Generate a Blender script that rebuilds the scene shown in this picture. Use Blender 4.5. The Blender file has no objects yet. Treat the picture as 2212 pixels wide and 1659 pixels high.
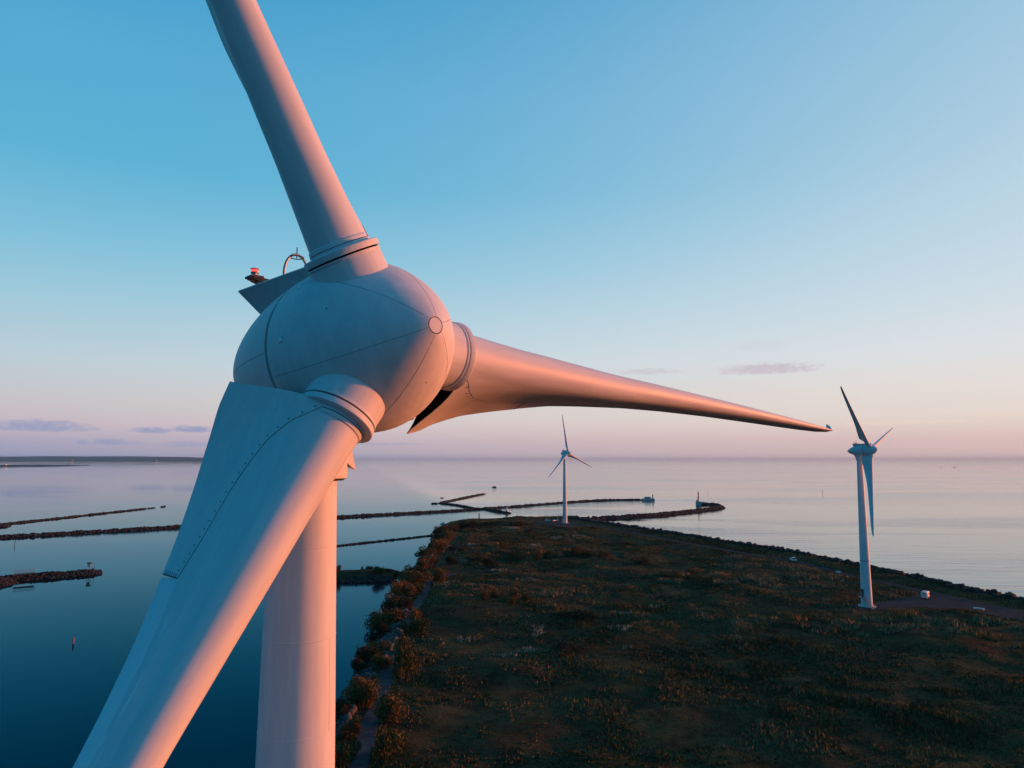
import bpy, math, random
import numpy as np
from mathutils import Matrix, Vector

random.seed(7)
rng = np.random.default_rng(11)
PI = math.pi
SC = bpy.context.scene
COL = SC.collection


def lin(c):
    c = c / 255.0
    return c / 12.92 if c <= 0.04045 else ((c + 0.055) / 1.055) ** 2.4


def srgb(r, g, b):
    return (lin(r), lin(g), lin(b), 1.0)


# ------------------------------------------------------------------ camera
CAM_Z = 43.5
F_PX, CX, CY, PITCH = 1534.0, 1106.0, 829.5, math.radians(6.05)
cam_data = bpy.data.cameras.new("camera")
cam_data.sensor_width = 36.0
cam_data.lens = 36.0 * F_PX / 2212.0
cam_data.clip_start = 0.2
cam_data.clip_end = 200000.0
cam = bpy.data.objects.new("camera", cam_data)
cam.location = (0, 0, CAM_Z)
cam.rotation_euler = (math.radians(90) + PITCH, 0, 0)
COL.objects.link(cam)
SC.camera = cam
SC.view_settings.view_transform = 'Standard'
SC.view_settings.look = 'None'
SC.view_settings.exposure = 0.0
SC.view_settings.gamma = 1.0
SC.cycles.use_denoising = True
SC.cycles.max_bounces = 6
SC.cycles.volume_bounces = 0
SC.cycles.sample_clamp_indirect = 4.0

SUN_AZ, SUN_EL = math.radians(76.0), math.radians(4.0)
SUN_DIR = Vector((math.sin(SUN_AZ) * math.cos(SUN_EL), math.cos(SUN_AZ) * math.cos(SUN_EL), math.sin(SUN_EL)))


def ray(u, v):
    x = (u - CX) / F_PX
    z = (CY - v) / F_PX
    return np.array([x, math.cos(PITCH) - z * math.sin(PITCH), math.sin(PITCH) + z * math.cos(PITCH)])


def at(u, v, z=0.0):
    """point where the sight line through (u, v) of a 2212-px wide survey print meets the level z"""
    r = ray(u, v)
    k = (z - CAM_Z) / r[2]
    return (r[0] * k, r[1] * k)


def azel(u, v):
    r = ray(u, v)
    return math.degrees(math.atan2(r[0], r[1])), math.degrees(math.atan2(r[2], math.hypot(r[0], r[1])))


# ------------------------------------------------------------------ world
W = bpy.data.worlds.new("World")
SC.world = W
W.use_nodes = True
nt = W.node_tree
nt.nodes.clear()


def N(tree, typ, **kw):
    n = tree.nodes.new(typ)
    for k, v in kw.items():
        setattr(n, k, v)
    return n


def MATH(tree, op, a, b=None, c=None, clamp=False):
    n = tree.nodes.new('ShaderNodeMath')
    n.operation = op
    n.use_clamp = clamp
    for i, x in enumerate((a, b, c)):
        if x is None:
            continue
        if isinstance(x, (int, float)):
            n.inputs[i].default_value = x
        else:
            tree.links.new(x, n.inputs[i])
    return n.outputs[0]


def MAPR(tree, x, a, b, c=0.0, d=1.0, smooth=True):
    n = tree.nodes.new('ShaderNodeMapRange')
    n.interpolation_type = 'SMOOTHSTEP' if smooth else 'LINEAR'
    n.clamp = True
    tree.links.new(x, n.inputs[0])
    for i, v in enumerate((a, b, c, d)):
        n.inputs[i + 1].default_value = v
    return n.outputs[0]


def MIXC(tree, fac, a, b):
    n = tree.nodes.new('ShaderNodeMix')
    n.data_type = 'RGBA'
    n.clamp_factor = True
    if isinstance(fac, (int, float)):
        n.inputs[0].default_value = fac
    else:
        tree.links.new(fac, n.inputs[0])
    for s, x in ((6, a), (7, b)):
        if isinstance(x, tuple):
            n.inputs[s].default_value = x
        else:
            tree.links.new(x, n.inputs[s])
    return n.outputs[2]


def RAMP(tree, fac, stops):
    n = tree.nodes.new('ShaderNodeValToRGB')
    e = n.color_ramp.elements
    e[0].position, e[0].color = stops[0]
    e[1].position, e[1].color = stops[-1]
    for p, c in stops[1:-1]:
        q = e.new(p)
        q.color = c
    tree.links.new(fac, n.inputs[0])
    return n.outputs[0]


tc = N(nt, 'ShaderNodeTexCoord')
sep = N(nt, 'ShaderNodeSeparateXYZ')
nt.links.new(tc.outputs['Generated'], sep.inputs[0])
X, Y, Z = sep.outputs
EL = MATH(nt, 'MULTIPLY', MATH(nt, 'ARCSINE', Z), 57.29578)
AZ = MATH(nt, 'MULTIPLY', MATH(nt, 'ARCTAN2', X, Y), 57.29578)
hl = MATH(nt, 'SQRT', MATH(nt, 'ADD', MATH(nt, 'MULTIPLY', X, X), MATH(nt, 'ADD', MATH(nt, 'MULTIPLY', Y, Y), 1e-6)))
CD = MATH(nt, 'DIVIDE', MATH(nt, 'ADD', MATH(nt, 'MULTIPLY', X, math.sin(SUN_AZ)), MATH(nt, 'MULTIPLY', Y, math.cos(SUN_AZ))), hl)
FAC = MATH(nt, 'SQRT', MATH(nt, 'DIVIDE', MATH(nt, 'MAXIMUM', EL, 0.0), 90.0), clamp=True)


def sky_ramp(stops):
    return RAMP(nt, FAC, [(math.sqrt(e / 90.0), tuple(x * k for x in srgb(r, g, b)[:3]) + (1,)) for e, r, g, b, k in stops])


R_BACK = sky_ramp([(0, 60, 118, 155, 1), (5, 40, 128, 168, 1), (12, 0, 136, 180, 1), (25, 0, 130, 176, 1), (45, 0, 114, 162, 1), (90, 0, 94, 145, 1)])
R_LEFT = sky_ramp([(0, 126, 148, 184, 1), (1.1, 164, 163, 190, 1), (2.5, 196, 182, 195, 1), (4.2, 197, 196, 200, 1), (7, 186, 206, 216, 1),
                   (11, 160, 202, 219, 1), (15, 130, 193, 219, 1), (21, 92, 178, 214, 1), (28, 86, 170, 212, 1), (36, 58, 155, 203, 1), (60, 10, 110, 165, 1), (90, 0, 85, 138, 1)])
R_RIGHT = sky_ramp([(0, 206, 176, 178, 1), (1.5, 222, 194, 188, 1), (3.2, 231, 218, 209, 1), (5, 231, 222, 216, 1), (8, 224, 227, 230, 1), (12, 209, 223, 232, 1),
                    (18, 193, 216, 230, 1), (24, 177, 207, 226, 1), (32, 156, 197, 222, 1), (45, 98, 172, 212, 1), (65, 40, 120, 175, 1), (90, 25, 95, 145, 1)])
R_SUN = sky_ramp([(0, 255, 176, 120, 1.8), (2.5, 255, 196, 136, 2.8), (6, 255, 210, 160, 2.1), (12, 246, 222, 196, 1.4), (20, 210, 220, 226, 1), (35, 150, 200, 226, 1), (60, 50, 130, 180, 1), (90, 25, 95, 145, 1)])
w1 = MAPR(nt, CD, -0.72, -0.36)
w2 = MATH(nt, 'POWER', MAPR(nt, CD, -0.42, 0.86, smooth=False), MAPR(nt, EL, 3.0, 24.0, 0.85, 2.3))
w3 = MAPR(nt, CD, 0.84, 1.0)
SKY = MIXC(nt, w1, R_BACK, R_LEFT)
SKY = MIXC(nt, w2, SKY, R_RIGHT)
SKY = MIXC(nt, w3, SKY, R_SUN)
# the unseen sky behind the viewer is darkened teal to colour the shaded sides
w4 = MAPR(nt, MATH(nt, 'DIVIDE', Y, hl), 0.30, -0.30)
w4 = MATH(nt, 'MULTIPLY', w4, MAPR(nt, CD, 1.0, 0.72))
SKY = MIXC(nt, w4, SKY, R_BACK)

# small clouds low over the horizon: (u, v, half width, half height, strength)
cb = N(nt, 'ShaderNodeCombineXYZ')
nt.links.new(MATH(nt, 'MULTIPLY', AZ, 1.7), cb.inputs[0])
nt.links.new(MATH(nt, 'MULTIPLY', EL, 4.2), cb.inputs[1])
nz = N(nt, 'ShaderNodeTexNoise')
nz.inputs['Scale'].default_value = 1.0
nz.inputs['Detail'].default_value = 6.0
nz.inputs['Roughness'].default_value = 0.6
nt.links.new(cb.outputs[0], nz.inputs[0])
NOI = MATH(nt, 'MULTIPLY', MATH(nt, 'SUBTRACT', nz.outputs[0], 0.5), 2.6)


def cloud_mask(clouds):
    tot = None
    for u, v, hw, hh, st in clouds:
        a0, e0 = azel(u, v)
        wa = hw / F_PX * 57.3
        we = hh / F_PX * 57.3
        dx = MATH(nt, 'DIVIDE', MATH(nt, 'SUBTRACT', AZ, a0), wa)
        dy0 = MATH(nt, 'DIVIDE', MATH(nt, 'SUBTRACT', EL, e0), we)
        dy = MATH(nt, 'MAXIMUM', dy0, MATH(nt, 'MULTIPLY', dy0, -1.7))      # flat undersides
        d = MATH(nt, 'ADD', MATH(nt, 'ADD', MATH(nt, 'MULTIPLY', dx, dx), MATH(nt, 'MULTIPLY', dy, dy)), NOI)
        m = MAPR(nt, d, 1.35, -0.1, 0.0, st)
        tot = m if tot is None else MATH(nt, 'MAXIMUM', tot, m)
    return tot


cl_left = cloud_mask([(88, 923, 82, 15, .8), (35, 926, 40, 7, .6), (168, 929, 20, 6, .5), (199, 927, 15, 6, .45), (328, 931, 40, 8, .9), (415, 929, 44, 9, .9),
                      (181, 956, 13, 6, .7), (236, 956, 32, 8, .75), (285, 958, 24, 5, .4), (405, 961, 55, 8, .45), (800, 960, 120, 5, .4), (820, 985, 150, 4, .35)])
cl_right = cloud_mask([(1658, 799, 105, 16, .6), (1400, 804, 75, 9, .35), (1640, 748, 60, 16, .10), (2150, 985, 90, 5, .3)])
cl_warm = cloud_mask([(1960, 913, 130, 6, .4), (2170, 895, 60, 7, .35)])
SKY = MIXC(nt, cl_left, SKY, srgb(146, 156, 192))
SKY = MIXC(nt, cl_right, SKY, srgb(192, 172, 190))
SKY = MIXC(nt, cl_warm, SKY, srgb(244, 214, 196))

nish = N(nt, 'ShaderNodeTexSky', sky_type='NISHITA')
nish.sun_disc = False
nish.sun_elevation = SUN_EL
nish.sun_rotation = SUN_AZ
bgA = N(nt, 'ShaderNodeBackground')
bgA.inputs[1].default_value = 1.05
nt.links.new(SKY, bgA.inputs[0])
bgB = N(nt, 'ShaderNodeBackground')
bgB.inputs[1].default_value = 0.05
nt.links.new(nish.outputs[0], bgB.inputs[0])
mxb = N(nt, 'ShaderNodeMixShader')
mxb.inputs[0].default_value = 0.06
nt.links.new(bgA.outputs[0], mxb.inputs[1])
nt.links.new(bgB.outputs[0], mxb.inputs[2])
wo = N(nt, 'ShaderNodeOutputWorld')
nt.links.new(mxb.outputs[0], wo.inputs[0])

sun_d = bpy.data.lights.new("sun", 'SUN')
sun_d.energy = 5.0
sun_d.color = (1.0, 0.222, 0.05)
sun_d.angle = math.radians(3.0)
sun = bpy.data.objects.new("sun", sun_d)
sun.rotation_euler = (-SUN_DIR).to_track_quat('-Z', 'Y').to_euler()
sun.location = (300, 100, 120)
COL.objects.link(sun)


# ------------------------------------------------------------------ materials
def new_mat(name):
    m = bpy.data.materials.new(name)
    m.use_nodes = True
    return m, m.node_tree, m.node_tree.nodes['Principled BSDF']


def simple(name, c, rough=0.6, metal=0.0, spec=0.5, noise=None):
    """plain colour with a little procedural variation"""
    m, t, b = new_mat(name)
    b.inputs['Roughness'].default_value = rough
    b.inputs['Metallic'].default_value = metal
    b.inputs['Specular IOR Level'].default_value = spec
    g = N(t, 'ShaderNodeTexCoord')
    n = N(t, 'ShaderNodeTexNoise')
    n.inputs['Scale'].default_value = noise or 3.0
    n.inputs['Detail'].default_value = 5.0
    t.links.new(g.outputs['Object'], n.inputs[0])
    k = MIXC(t, MAPR(t, n.outputs[0], .3, .7), tuple(x * .82 for x in c[:3]) + (1,), tuple(min(1, x * 1.12) for x in c[:3]) + (1,))
    t.links.new(k, b.inputs['Base Color'])
    return m


def paint_mat():
    m, t, b = new_mat("turbine paint")
    g = N(t, 'ShaderNodeTexCoord')
    mp = N(t, 'ShaderNodeMapping')
    mp.inputs['Scale'].default_value = (5.0, 5.0, 0.6)
    t.links.new(g.outputs['Object'], mp.inputs[0])
    n1 = N(t, 'ShaderNodeTexNoise')
    n1.inputs['Scale'].default_value = 1.0
    n1.inputs['Detail'].default_value = 8.0
    n1.inputs['Roughness'].default_value = .65
    t.links.new(mp.outputs[0], n1.inputs[0])
    n2 = N(t, 'ShaderNodeTexNoise')
    n2.inputs['Scale'].default_value = 55.0
    n2.inputs['Detail'].default_value = 3.0
    t.links.new(g.outputs['Object'], n2.inputs[0])
    c1 = MIXC(t, MAPR(t, n1.outputs[0], .35, .72), (.60, .63, .645, 1), (.685, .71, .72, 1))
    c2 = MIXC(t, MAPR(t, n2.outputs[0], .58, .8, 0, .12), c1, (.48, .48, .47, 1))
    t.links.new(c2, b.inputs['Base Color'])
    t.links.new(MAPR(t, n1.outputs[0], .3, .7, .5, .6), b.inputs['Roughness'])
    b.inputs['Specular IOR Level'].default_value = .32
    bp = N(t, 'ShaderNodeBump')
    bp.inputs['Strength'].default_value = .03
    bp.inputs['Distance'].default_value = .01
    t.links.new(n2.outputs[0], bp.inputs['Height'])
    t.links.new(bp.outputs[0], b.inputs['Normal'])
    return m


def blade_mat():
    """turbine paint with worn streaks along the outer trailing area, tinted for a pink horizon reflection"""
    m = paint_mat()
    m.name = "blade paint"
    t = m.node_tree
    b = t.nodes['Principled BSDF']
    old = b.inputs['Base Color'].links[0].from_socket
    g = N(t, 'ShaderNodeTexCoord')
    sx = N(t, 'ShaderNodeSeparateXYZ')
    t.links.new(g.outputs['Object'], sx.inputs[0])
    mp = N(t, 'ShaderNodeMapping')
    mp.inputs['Scale'].default_value = (7.0, 7.0, 1.5)
    t.links.new(g.outputs['Object'], mp.inputs[0])
    n = N(t, 'ShaderNodeTexNoise')
    n.inputs['Scale'].default_value = 1.0
    n.inputs['Detail'].default_value = 4.0
    n.inputs['Distortion'].default_value = .6
    t.links.new(mp.outputs[0], n.inputs[0])
    wear_sheen = MAPR(t, n.outputs[0], .56, .62)
    zone = MATH(t, 'MULTIPLY', MAPR(t, sx.outputs[2], 5.9, 6.6), MAPR(t, sx.outputs[2], 11.0, 8.2))
    band = MATH(t, 'MULTIPLY', MAPR(t, sx.outputs[1], -.35, -.6), MAPR(t, sx.outputs[1], -1.25, -.95))
    f = MATH(t, 'MULTIPLY', MATH(t, 'MULTIPLY', wear_sheen, zone), MATH(t, 'MULTIPLY', band, .8))
    strip = MATH(t, 'MULTIPLY', MAPR(t, sx.outputs[2], 5.75, 5.8), MAPR(t, MATH(t, 'ADD', sx.outputs[1], MATH(t, 'MULTIPLY', MATH(t, 'SUBTRACT', sx.outputs[2], 5.8), -.13)), -1.22, -1.25))
    c = MIXC(t, f, old, (.95, .84, .86, 1))  # worn patches; the warm tint puts the pink horizon's reflection into the colour
    st2 = MATH(t, 'MULTIPLY', MATH(t, 'MULTIPLY', strip, .6), MAPR(t, sx.outputs[2], 12.0, 9.0))
    c = MIXC(t, st2, c, (.9, .80, .84, 1))  # pale strip, with the same reflected pink in its colour
    t.links.new(c, b.inputs['Base Color'])
    ro = b.inputs['Roughness'].links[0].from_socket
    mr = N(t, 'ShaderNodeMix')
    t.links.new(MATH(t, 'MAXIMUM', st2, MATH(t, 'MULTIPLY', f, 1.1)), mr.inputs[0])
    t.links.new(ro, mr.inputs[2])
    mr.inputs[3].default_value = .16
    t.links.new(mr.outputs[0], b.inputs['Roughness'])
    b.inputs['Specular IOR Level'].default_value = .5
    return m


PAINT = paint_mat()
BLADE = blade_mat()
SEAM = simple("seam dark", (.03, .035, .04, 1), .7)
BLACK = simple("black rubber and recess shade", (.008, .008, .009, 1), .9, spec=.1)
STEEL = simple("dark steel", (.05, .055, .06, 1), .5, .3)
GALV = simple("galvanised steel", (.35, .36, .37, 1), .45, .5)
WHITE = simple("white paint", (.75, .75, .74, 1), .45)
PALE = simple("pale plug", (.86, .88, .89, 1), .3)
GLASS = simple("dark glass", (.015, .02, .025, 1), .08)
RED = simple("red paint", (.5, .04, .03, 1), .45)
YELLOW = simple("yellow paint", (.65, .45, .05, 1), .5)
DARKP = simple("black paint", (.02, .02, .022, 1), .5)
RUBBER = simple("tyre rubber", (.02, .02, .02, 1), .85)
CONC = simple("concrete", (.38, .37, .35, 1), .85, noise=1.0)
BLUEP = simple("blue paint", (.06, .16, .35, 1), .35)
TEAL = simple("teal lettering", (.08, .28, .34, 1), .5)
SKIN = simple("skin", (.45, .27, .2, 1), .6)
HAIR = simple("hair", (.04, .025, .015, 1), .7)
CLOTH_D = simple("dark cloth", (.02, .02, .025, 1), .9)
CLOTH_O = simple("orange cloth", (.5, .1, .03, 1), .85)
CLOTH_B = simple("denim", (.03, .05, .09, 1), .9)
BARK = simple("bark", (.06, .04, .03, 1), .9, noise=8)


def lamp_mat(name, c, s):
    m, t, b = new_mat(name)
    b.inputs['Base Color'].default_value = (c[0] * .6, c[1] * .4, c[2] * .4, 1)
    b.inputs['Emission Color'].default_value = c
    b.inputs['Emission Strength'].default_value = s
    return m


REDLAMP = lamp_mat("red beacon glass", (1, .012, .05, 1), .9)
REDCORE = lamp_mat("red beacon filament", (1, .10, .08, 1), 1.5)
WARMLAMP = lamp_mat("far lamp", (1, .40, .18, 1), 3.0)


def attr_mat(name, rough=.85, transl=0.0, seed=0.0):
    """colour from the per-leaf 'tint' attribute (every leaf or blade has its own hue)"""
    m, t, b = new_mat(name)
    a = N(t, 'ShaderNodeAttribute', attribute_name='tint')
    t.links.new(a.outputs['Color'], b.inputs['Base Color'])
    b.inputs['Roughness'].default_value = rough
    b.inputs['Specular IOR Level'].default_value = .15
    return m


LEAF = attr_mat("leaves")
GRASSM = attr_mat("grass blades")


def rock_mat(name, c1, c2):
    m, t, b = new_mat(name)
    g = N(t, 'ShaderNodeTexCoord')
    v = N(t, 'ShaderNodeTexVoronoi')
    v.inputs['Scale'].default_value = .7
    t.links.new(g.outputs['Object'], v.inputs['Vector'])
    n = N(t, 'ShaderNodeTexNoise')
    n.inputs['Scale'].default_value = 2.5
    n.inputs['Detail'].default_value = 6
    t.links.new(g.outputs['Object'], n.inputs[0])
    hs = N(t, 'ShaderNodeSeparateColor')
    t.links.new(v.outputs['Color'], hs.inputs[0])
    k = MATH(t, 'ADD', MATH(t, 'MULTIPLY', hs.outputs[0], .6), MATH(t, 'MULTIPLY', n.outputs[0], .5))
    t.links.new(MIXC(t, k, c1, c2), b.inputs['Base Color'])
    b.inputs['Roughness'].default_value = .9
    b.inputs['Specular IOR Level'].default_value = .2
    return m


ROCK = rock_mat("breakwater rock", (.014, .013, .013, 1), (.052, .045, .041, 1))
ROCKL = rock_mat("pale shore rock", (.03, .029, .028, 1), (.13, .12, .11, 1))


# ------------------------------------------------------------------ mesh builder
class MB:
    def __init__(s):
        s.v, s.f, s.m, s.n = [], [], [], 0

    def add(s, verts, faces, mat=0):
        b = s.n
        s.v.extend([tuple(map(float, p)) for p in verts])
        s.f.extend([tuple(i + b for i in f) for f in faces])
        s.m.extend([mat] * len(faces))
        s.n += len(verts)

    def box(s, c, d, mat=0, rz=0.0, taper=1.0):
        x, y, z = [k / 2 for k in d]
        P = []
        for sz in (-1, 1):
            k = taper if sz > 0 else 1
            for sx, sy in ((-1, -1), (1, -1), (1, 1), (-1, 1)):
                px, py = sx * x * k, sy * y * k
                P.append((c[0] + px * math.cos(rz) - py * math.sin(rz), c[1] + px * math.sin(rz) + py * math.cos(rz), c[2] + sz * z))
        s.add(P, [(3, 2, 1, 0), (4, 5, 6, 7), (0, 1, 5, 4), (1, 2, 6, 5), (2, 3, 7, 6), (3, 0, 4, 7)], mat)

    def lathe(s, prof, n=48, mat=0, M=None, cap=False, mats=None):
        """prof: list of (z, radius) about local Z"""
        P = []
        for z, r in prof:
            for i in range(n):
                a = 2 * PI * i / n
                P.append(Vector((r * math.cos(a), r * math.sin(a), z)))
        if M is not None:
            P = [M @ p for p in P]
        base = s.n
        s.v.extend([tuple(p) for p in P])
        s.n += len(P)
        for j in range(len(prof) - 1):
            for i in range(n):
                k = (i + 1) % n
                s.f.append((base + j * n + i, base + j * n + k, base + (j + 1) * n + k, base + (j + 1) * n + i))
                s.m.append(mats[j] if mats else mat)
        if cap:
            s.f.append(tuple(base + i for i in range(n))[::-1])
            s.f.append(tuple(base + (len(prof) - 1) * n + i for i in range(n)))
            s.m += [mats[0] if mats else mat, mats[-1] if mats else mat]

    def tube(s, pts, r, n=10, mat=0, r2=None, closed=False):
        pts = [Vector(p) for p in pts]
        L = len(pts)
        base = s.n
        prev = None
        for i, p in enumerate(pts):
            if closed:
                t = pts[(i + 1) % L] - pts[i - 1]
            else:
                t = pts[min(i + 1, L - 1)] - pts[max(i - 1, 0)]
            t.normalize()
            a = Vector((0, 0, 1)) if abs(t.z) < .9 else Vector((1, 0, 0))
            u = t.cross(a).normalized() if prev is None else (prev - t * prev.dot(t)).normalized()
            prev = u
            w = t.cross(u)
            rr = r if r2 is None else r + (r2 - r) * i / (L - 1)
            for k in range(n):
                q = p + (u * math.cos(2 * PI * k / n) + w * math.sin(2 * PI * k / n)) * rr
                s.v.append(tuple(q))
        s.n += L * n
        for i in range(L if closed else L - 1):
            j = (i + 1) % L
            for k in range(n):
                k2 = (k + 1) % n
                s.f.append((base + i * n + k, base + i * n + k2, base + j * n + k2, base + j * n + k))
                s.m.append(mat)
        if not closed:
            s.f.append(tuple(base + k for k in range(n))[::-1])
            s.f.append(tuple(base + (L - 1) * n + k for k in range(n)))
            s.m += [mat, mat]

    def mesh(s, name, mats, smooth=False, sharp=None):
        me = bpy.data.meshes.new(name)
        me.from_pydata(s.v, [], s.f)
        for m in mats:
            me.materials.append(m)
        me.polygons.foreach_set('material_index', s.m)
        me.update()
        if smooth:
            me.shade_smooth()
            if sharp:
                me.set_sharp_from_angle(angle=math.radians(sharp))
        return me


def put(name, me, parent=None, M=None):
    o = bpy.data.objects.new(name, me)
    COL.objects.link(o)
    if parent is not None:
        o.parent = parent
    if M is not None:
        o.matrix_local = M
    return o


def build(mb, name, mats, parent=None, smooth=False, sharp=None, M=None):
    if not isinstance(mats, (list, tuple)):
        mats = [mats]
    return put(name, mb.mesh(name, mats, smooth, sharp), parent, M)


def tag(o, label=None, cat=None, group=None, kind=None):
    if label:
        o['label'] = label
    if cat:
        o['category'] = cat
    if group:
        o['group'] = group
    if kind:
        o['kind'] = kind
    return o


def thing(name, label, cat, loc=(0, 0, 0), rz=0.0, group=None, scale=1.0):
    o = bpy.data.objects.new(name, None)
    o.empty_display_size = .5
    COL.objects.link(o)
    o.location = loc
    o.rotation_euler = (0, 0, rz)
    o.scale = (scale,) * 3
    return tag(o, label, cat, group)


def np_mesh(name, V, Fq, mat, tint=None):
    """fast mesh from numpy arrays; Fq is (n, k); tint is a colour per face"""
    me = bpy.data.meshes.new(name)
    nf, k = Fq.shape
    me.vertices.add(len(V))
    me.vertices.foreach_set('co', V.astype(np.float32).ravel())
    me.loops.add(nf * k)
    me.loops.foreach_set('vertex_index', Fq.astype(np.int32).ravel())
    me.polygons.add(nf)
    me.polygons.foreach_set('loop_start', (np.arange(nf) * k).astype(np.int32))
    me.update(calc_edges=True)
    if tint is not None:
        a = me.attributes.new('tint', 'FLOAT_COLOR', 'CORNER')
        c = np.concatenate([tint, np.ones((nf, 1))], 1)
        a.data.foreach_set('color', np.repeat(c, k, 0).astype(np.float32).ravel())
    me.materials.append(mat)
    return me


def hash2(ix, iy, s):
    h = (ix.astype(np.int64) * 374761393 + iy.astype(np.int64) * 668265263 + s * 1442695041) & 0x7fffffff
    h = ((h ^ (h >> 13)) * 1274126177) & 0x7fffffff
    return ((h ^ (h >> 16)) & 0xffff) / 65535.0


def vnoise(x, y, sc, s=0):
    x = np.asarray(x, float) / sc
    y = np.asarray(y, float) / sc
    ix, iy = np.floor(x), np.floor(y)
    fx, fy = x - ix, y - iy
    fx, fy = fx * fx * (3 - 2 * fx), fy * fy * (3 - 2 * fy)
    a, b = hash2(ix, iy, s), hash2(ix + 1, iy, s)
    c, d = hash2(ix, iy + 1, s), hash2(ix + 1, iy + 1, s)
    return (a * (1 - fx) + b * fx) * (1 - fy) + (c * (1 - fx) + d * fx) * fy


def fbm(x, y, sc, s=0, o=4):
    t = 0
    for i in range(o):
        t = t + vnoise(x, y, sc / 2 ** i, s + i) * .5 ** i
    return t / (2 - .5 ** (o - 1))


def seg_dist(px, py, poly, closed=False):
    d = np.full(np.shape(px), 1e9)
    n = len(poly)
    for i in range(n if closed else n - 1):
        ax, ay = poly[i]
        bx, by = poly[(i + 1) % n]
        dx, dy = bx - ax, by - ay
        t = np.clip(((px - ax) * dx + (py - ay) * dy) / (dx * dx + dy * dy + 1e-9), 0, 1)
        d = np.minimum(d, np.hypot(px - ax - t * dx, py - ay - t * dy))
    return d


def inside(px, py, poly):
    c = np.zeros(np.shape(px), bool)
    n = len(poly)
    for i in range(n):
        ax, ay = poly[i]
        bx, by = poly[(i + 1) % n]
        k = ((ay > py) != (by > py)) & (px < (bx - ax) * (py - ay) / (by - ay + 1e-12) + ax)
        c ^= k
    return c


# ------------------------------------------------------------------ land
GZ = 2.5
shore_right = [at(1258, 1130), at(1371, 1147), at(1498, 1168), at(1724, 1204), at(1853, 1233), at(1982, 1261), at(2079, 1284), at(2212, 1311), (160, 195), (172, 120), (186, 30), (200, -260)]
shore_far = [(-47, 452), (-44, 480), (-30, 500), (-8, 510), (14, 520), (36, 528), (52, 516)]
shore_left = [(-12, -260), (-24, -40), (-29, 60), (-29.5, 105), (-30, 137), (-31, 178), (-34, 215), (-37.5, 246), (-38, 290), (-38.5, 320), (-41, 380), (-43, 414)]
LAND = shore_left + shore_far + shore_right
DAM = [(-44, 262), (-50, 262), (-86, 257), (-90, 263), (-87, 269), (-50, 277), (-42, 278)]

trackL = [at(u, v, GZ) for u, v in ((760, 1700), (777, 1648), (798, 1572), (829, 1486), (845, 1403), (853, 1381), (874, 1344), (892, 1318), (915, 1282), (928, 1251), (942, 1238))]
trackL = [(trackL[0][0] + 2, 60)] + trackL
laneL = [at(u, v, GZ) for u, v in ((942, 1240), (952, 1217), (962, 1196), (972, 1175), (991, 1160), (1040, 1146), (1120, 1135), (1190, 1130))]
roadR = [at(u, v, GZ) for u, v in ((1215, 1128), (1255, 1134), (1339, 1146), (1433, 1164), (1527, 1181), (1621, 1198), (1724, 1215), (1820, 1239), (1917, 1260), (1982, 1275), (2047, 1288), (2212, 1323))]
roadR += [(150, 185), (160, 120), (172, 30), (184, -260)]
lot = [at(u, v, GZ) for u, v in ((1842, 1308), (1862, 1302), (1905, 1301), (1960, 1292), (1990, 1283), (2050, 1290), (2130, 1306), (2212, 1324), (2212, 1342), (2140, 1329), (2080, 1317), (1990, 1312), (1930, 1313), (1880, 1318), (1850, 1316))]
lotF = [at(u, v, GZ) for u, v in ((1150, 1130), (1175, 1124.5), (1215, 1123), (1240, 1128), (1262, 1136), (1225, 1138), (1185, 1134))]
plaza = [at(u, v, GZ) for u, v in ((925, 1252), (935, 1238), (990, 1239), (965, 1247), (940, 1253))]

GX0, GY0, GS = -100.0, -270.0, 1.6
gnx, gny = int(310 / GS), int(810 / GS)
gx, gy = np.meshgrid(GX0 + GS * np.arange(gnx), GY0 + GS * np.arange(gny))
ins = inside(gx, gy, LAND)
dl = np.where(ins, 1, -1) * seg_dist(gx, gy, LAND, True)
insd = inside(gx, gy, DAM)
dd = np.where(insd, 1, -1) * seg_dist(gx, gy, DAM, True)
dedge = np.maximum(dl, dd)
prof = np.clip((dedge + 1.5) / 5.0, -1.0, 1)
rough = np.minimum.reduce([seg_dist(gx, gy, trackL), seg_dist(gx, gy, roadR) * .8, seg_dist(gx, gy, laneL), np.where(inside(gx, gy, lot), 0, seg_dist(gx, gy, lot, True)), np.where(inside(gx, gy, lotF), 0, seg_dist(gx, gy, lotF, True)), np.where(inside(gx, gy, plaza), 0, seg_dist(gx, gy, plaza, True))])
flat = np.clip((rough - 2.2) / 7.0, 0, 1) * np.clip((dedge - 4) / 6, 0, 1)
bump = (fbm(gx, gy, 46, 3) - .5) * 2.6 + (fbm(gx, gy, 11, 9) - .5) * 1.2 + np.clip(fbm(gx, gy, 24, 21) - .52, 0, 1) * 4.0
gz = np.where(prof > 0, GZ * prof, 2.0 * prof) + np.where(prof >= 1, bump * flat, 0)


def ground_z(x, y):
    fx = (np.asarray(x, float) - GX0) / GS
    fy = (np.asarray(y, float) - GY0) / GS
    ix = np.clip(np.floor(fx).astype(int), 0, gnx - 2)
    iy = np.clip(np.floor(fy).astype(int), 0, gny - 2)
    tx, ty = fx - ix, fy - iy
    return (gz[iy, ix] * (1 - tx) + gz[iy, ix + 1] * tx) * (1 - ty) + (gz[iy + 1, ix] * (1 - tx) + gz[iy + 1, ix + 1] * tx) * ty


V = np.stack([gx.ravel(), gy.ravel(), gz.ravel()], 1)
ii = np.arange(gnx * gny).reshape(gny, gnx)
Fq = np.stack([ii[:-1, :-1], ii[:-1, 1:], ii[1:, 1:], ii[1:, :-1]], -1).reshape(-1, 4)
keep = dedge.ravel()[Fq].max(1) > -7
Fq = Fq[keep]


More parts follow.
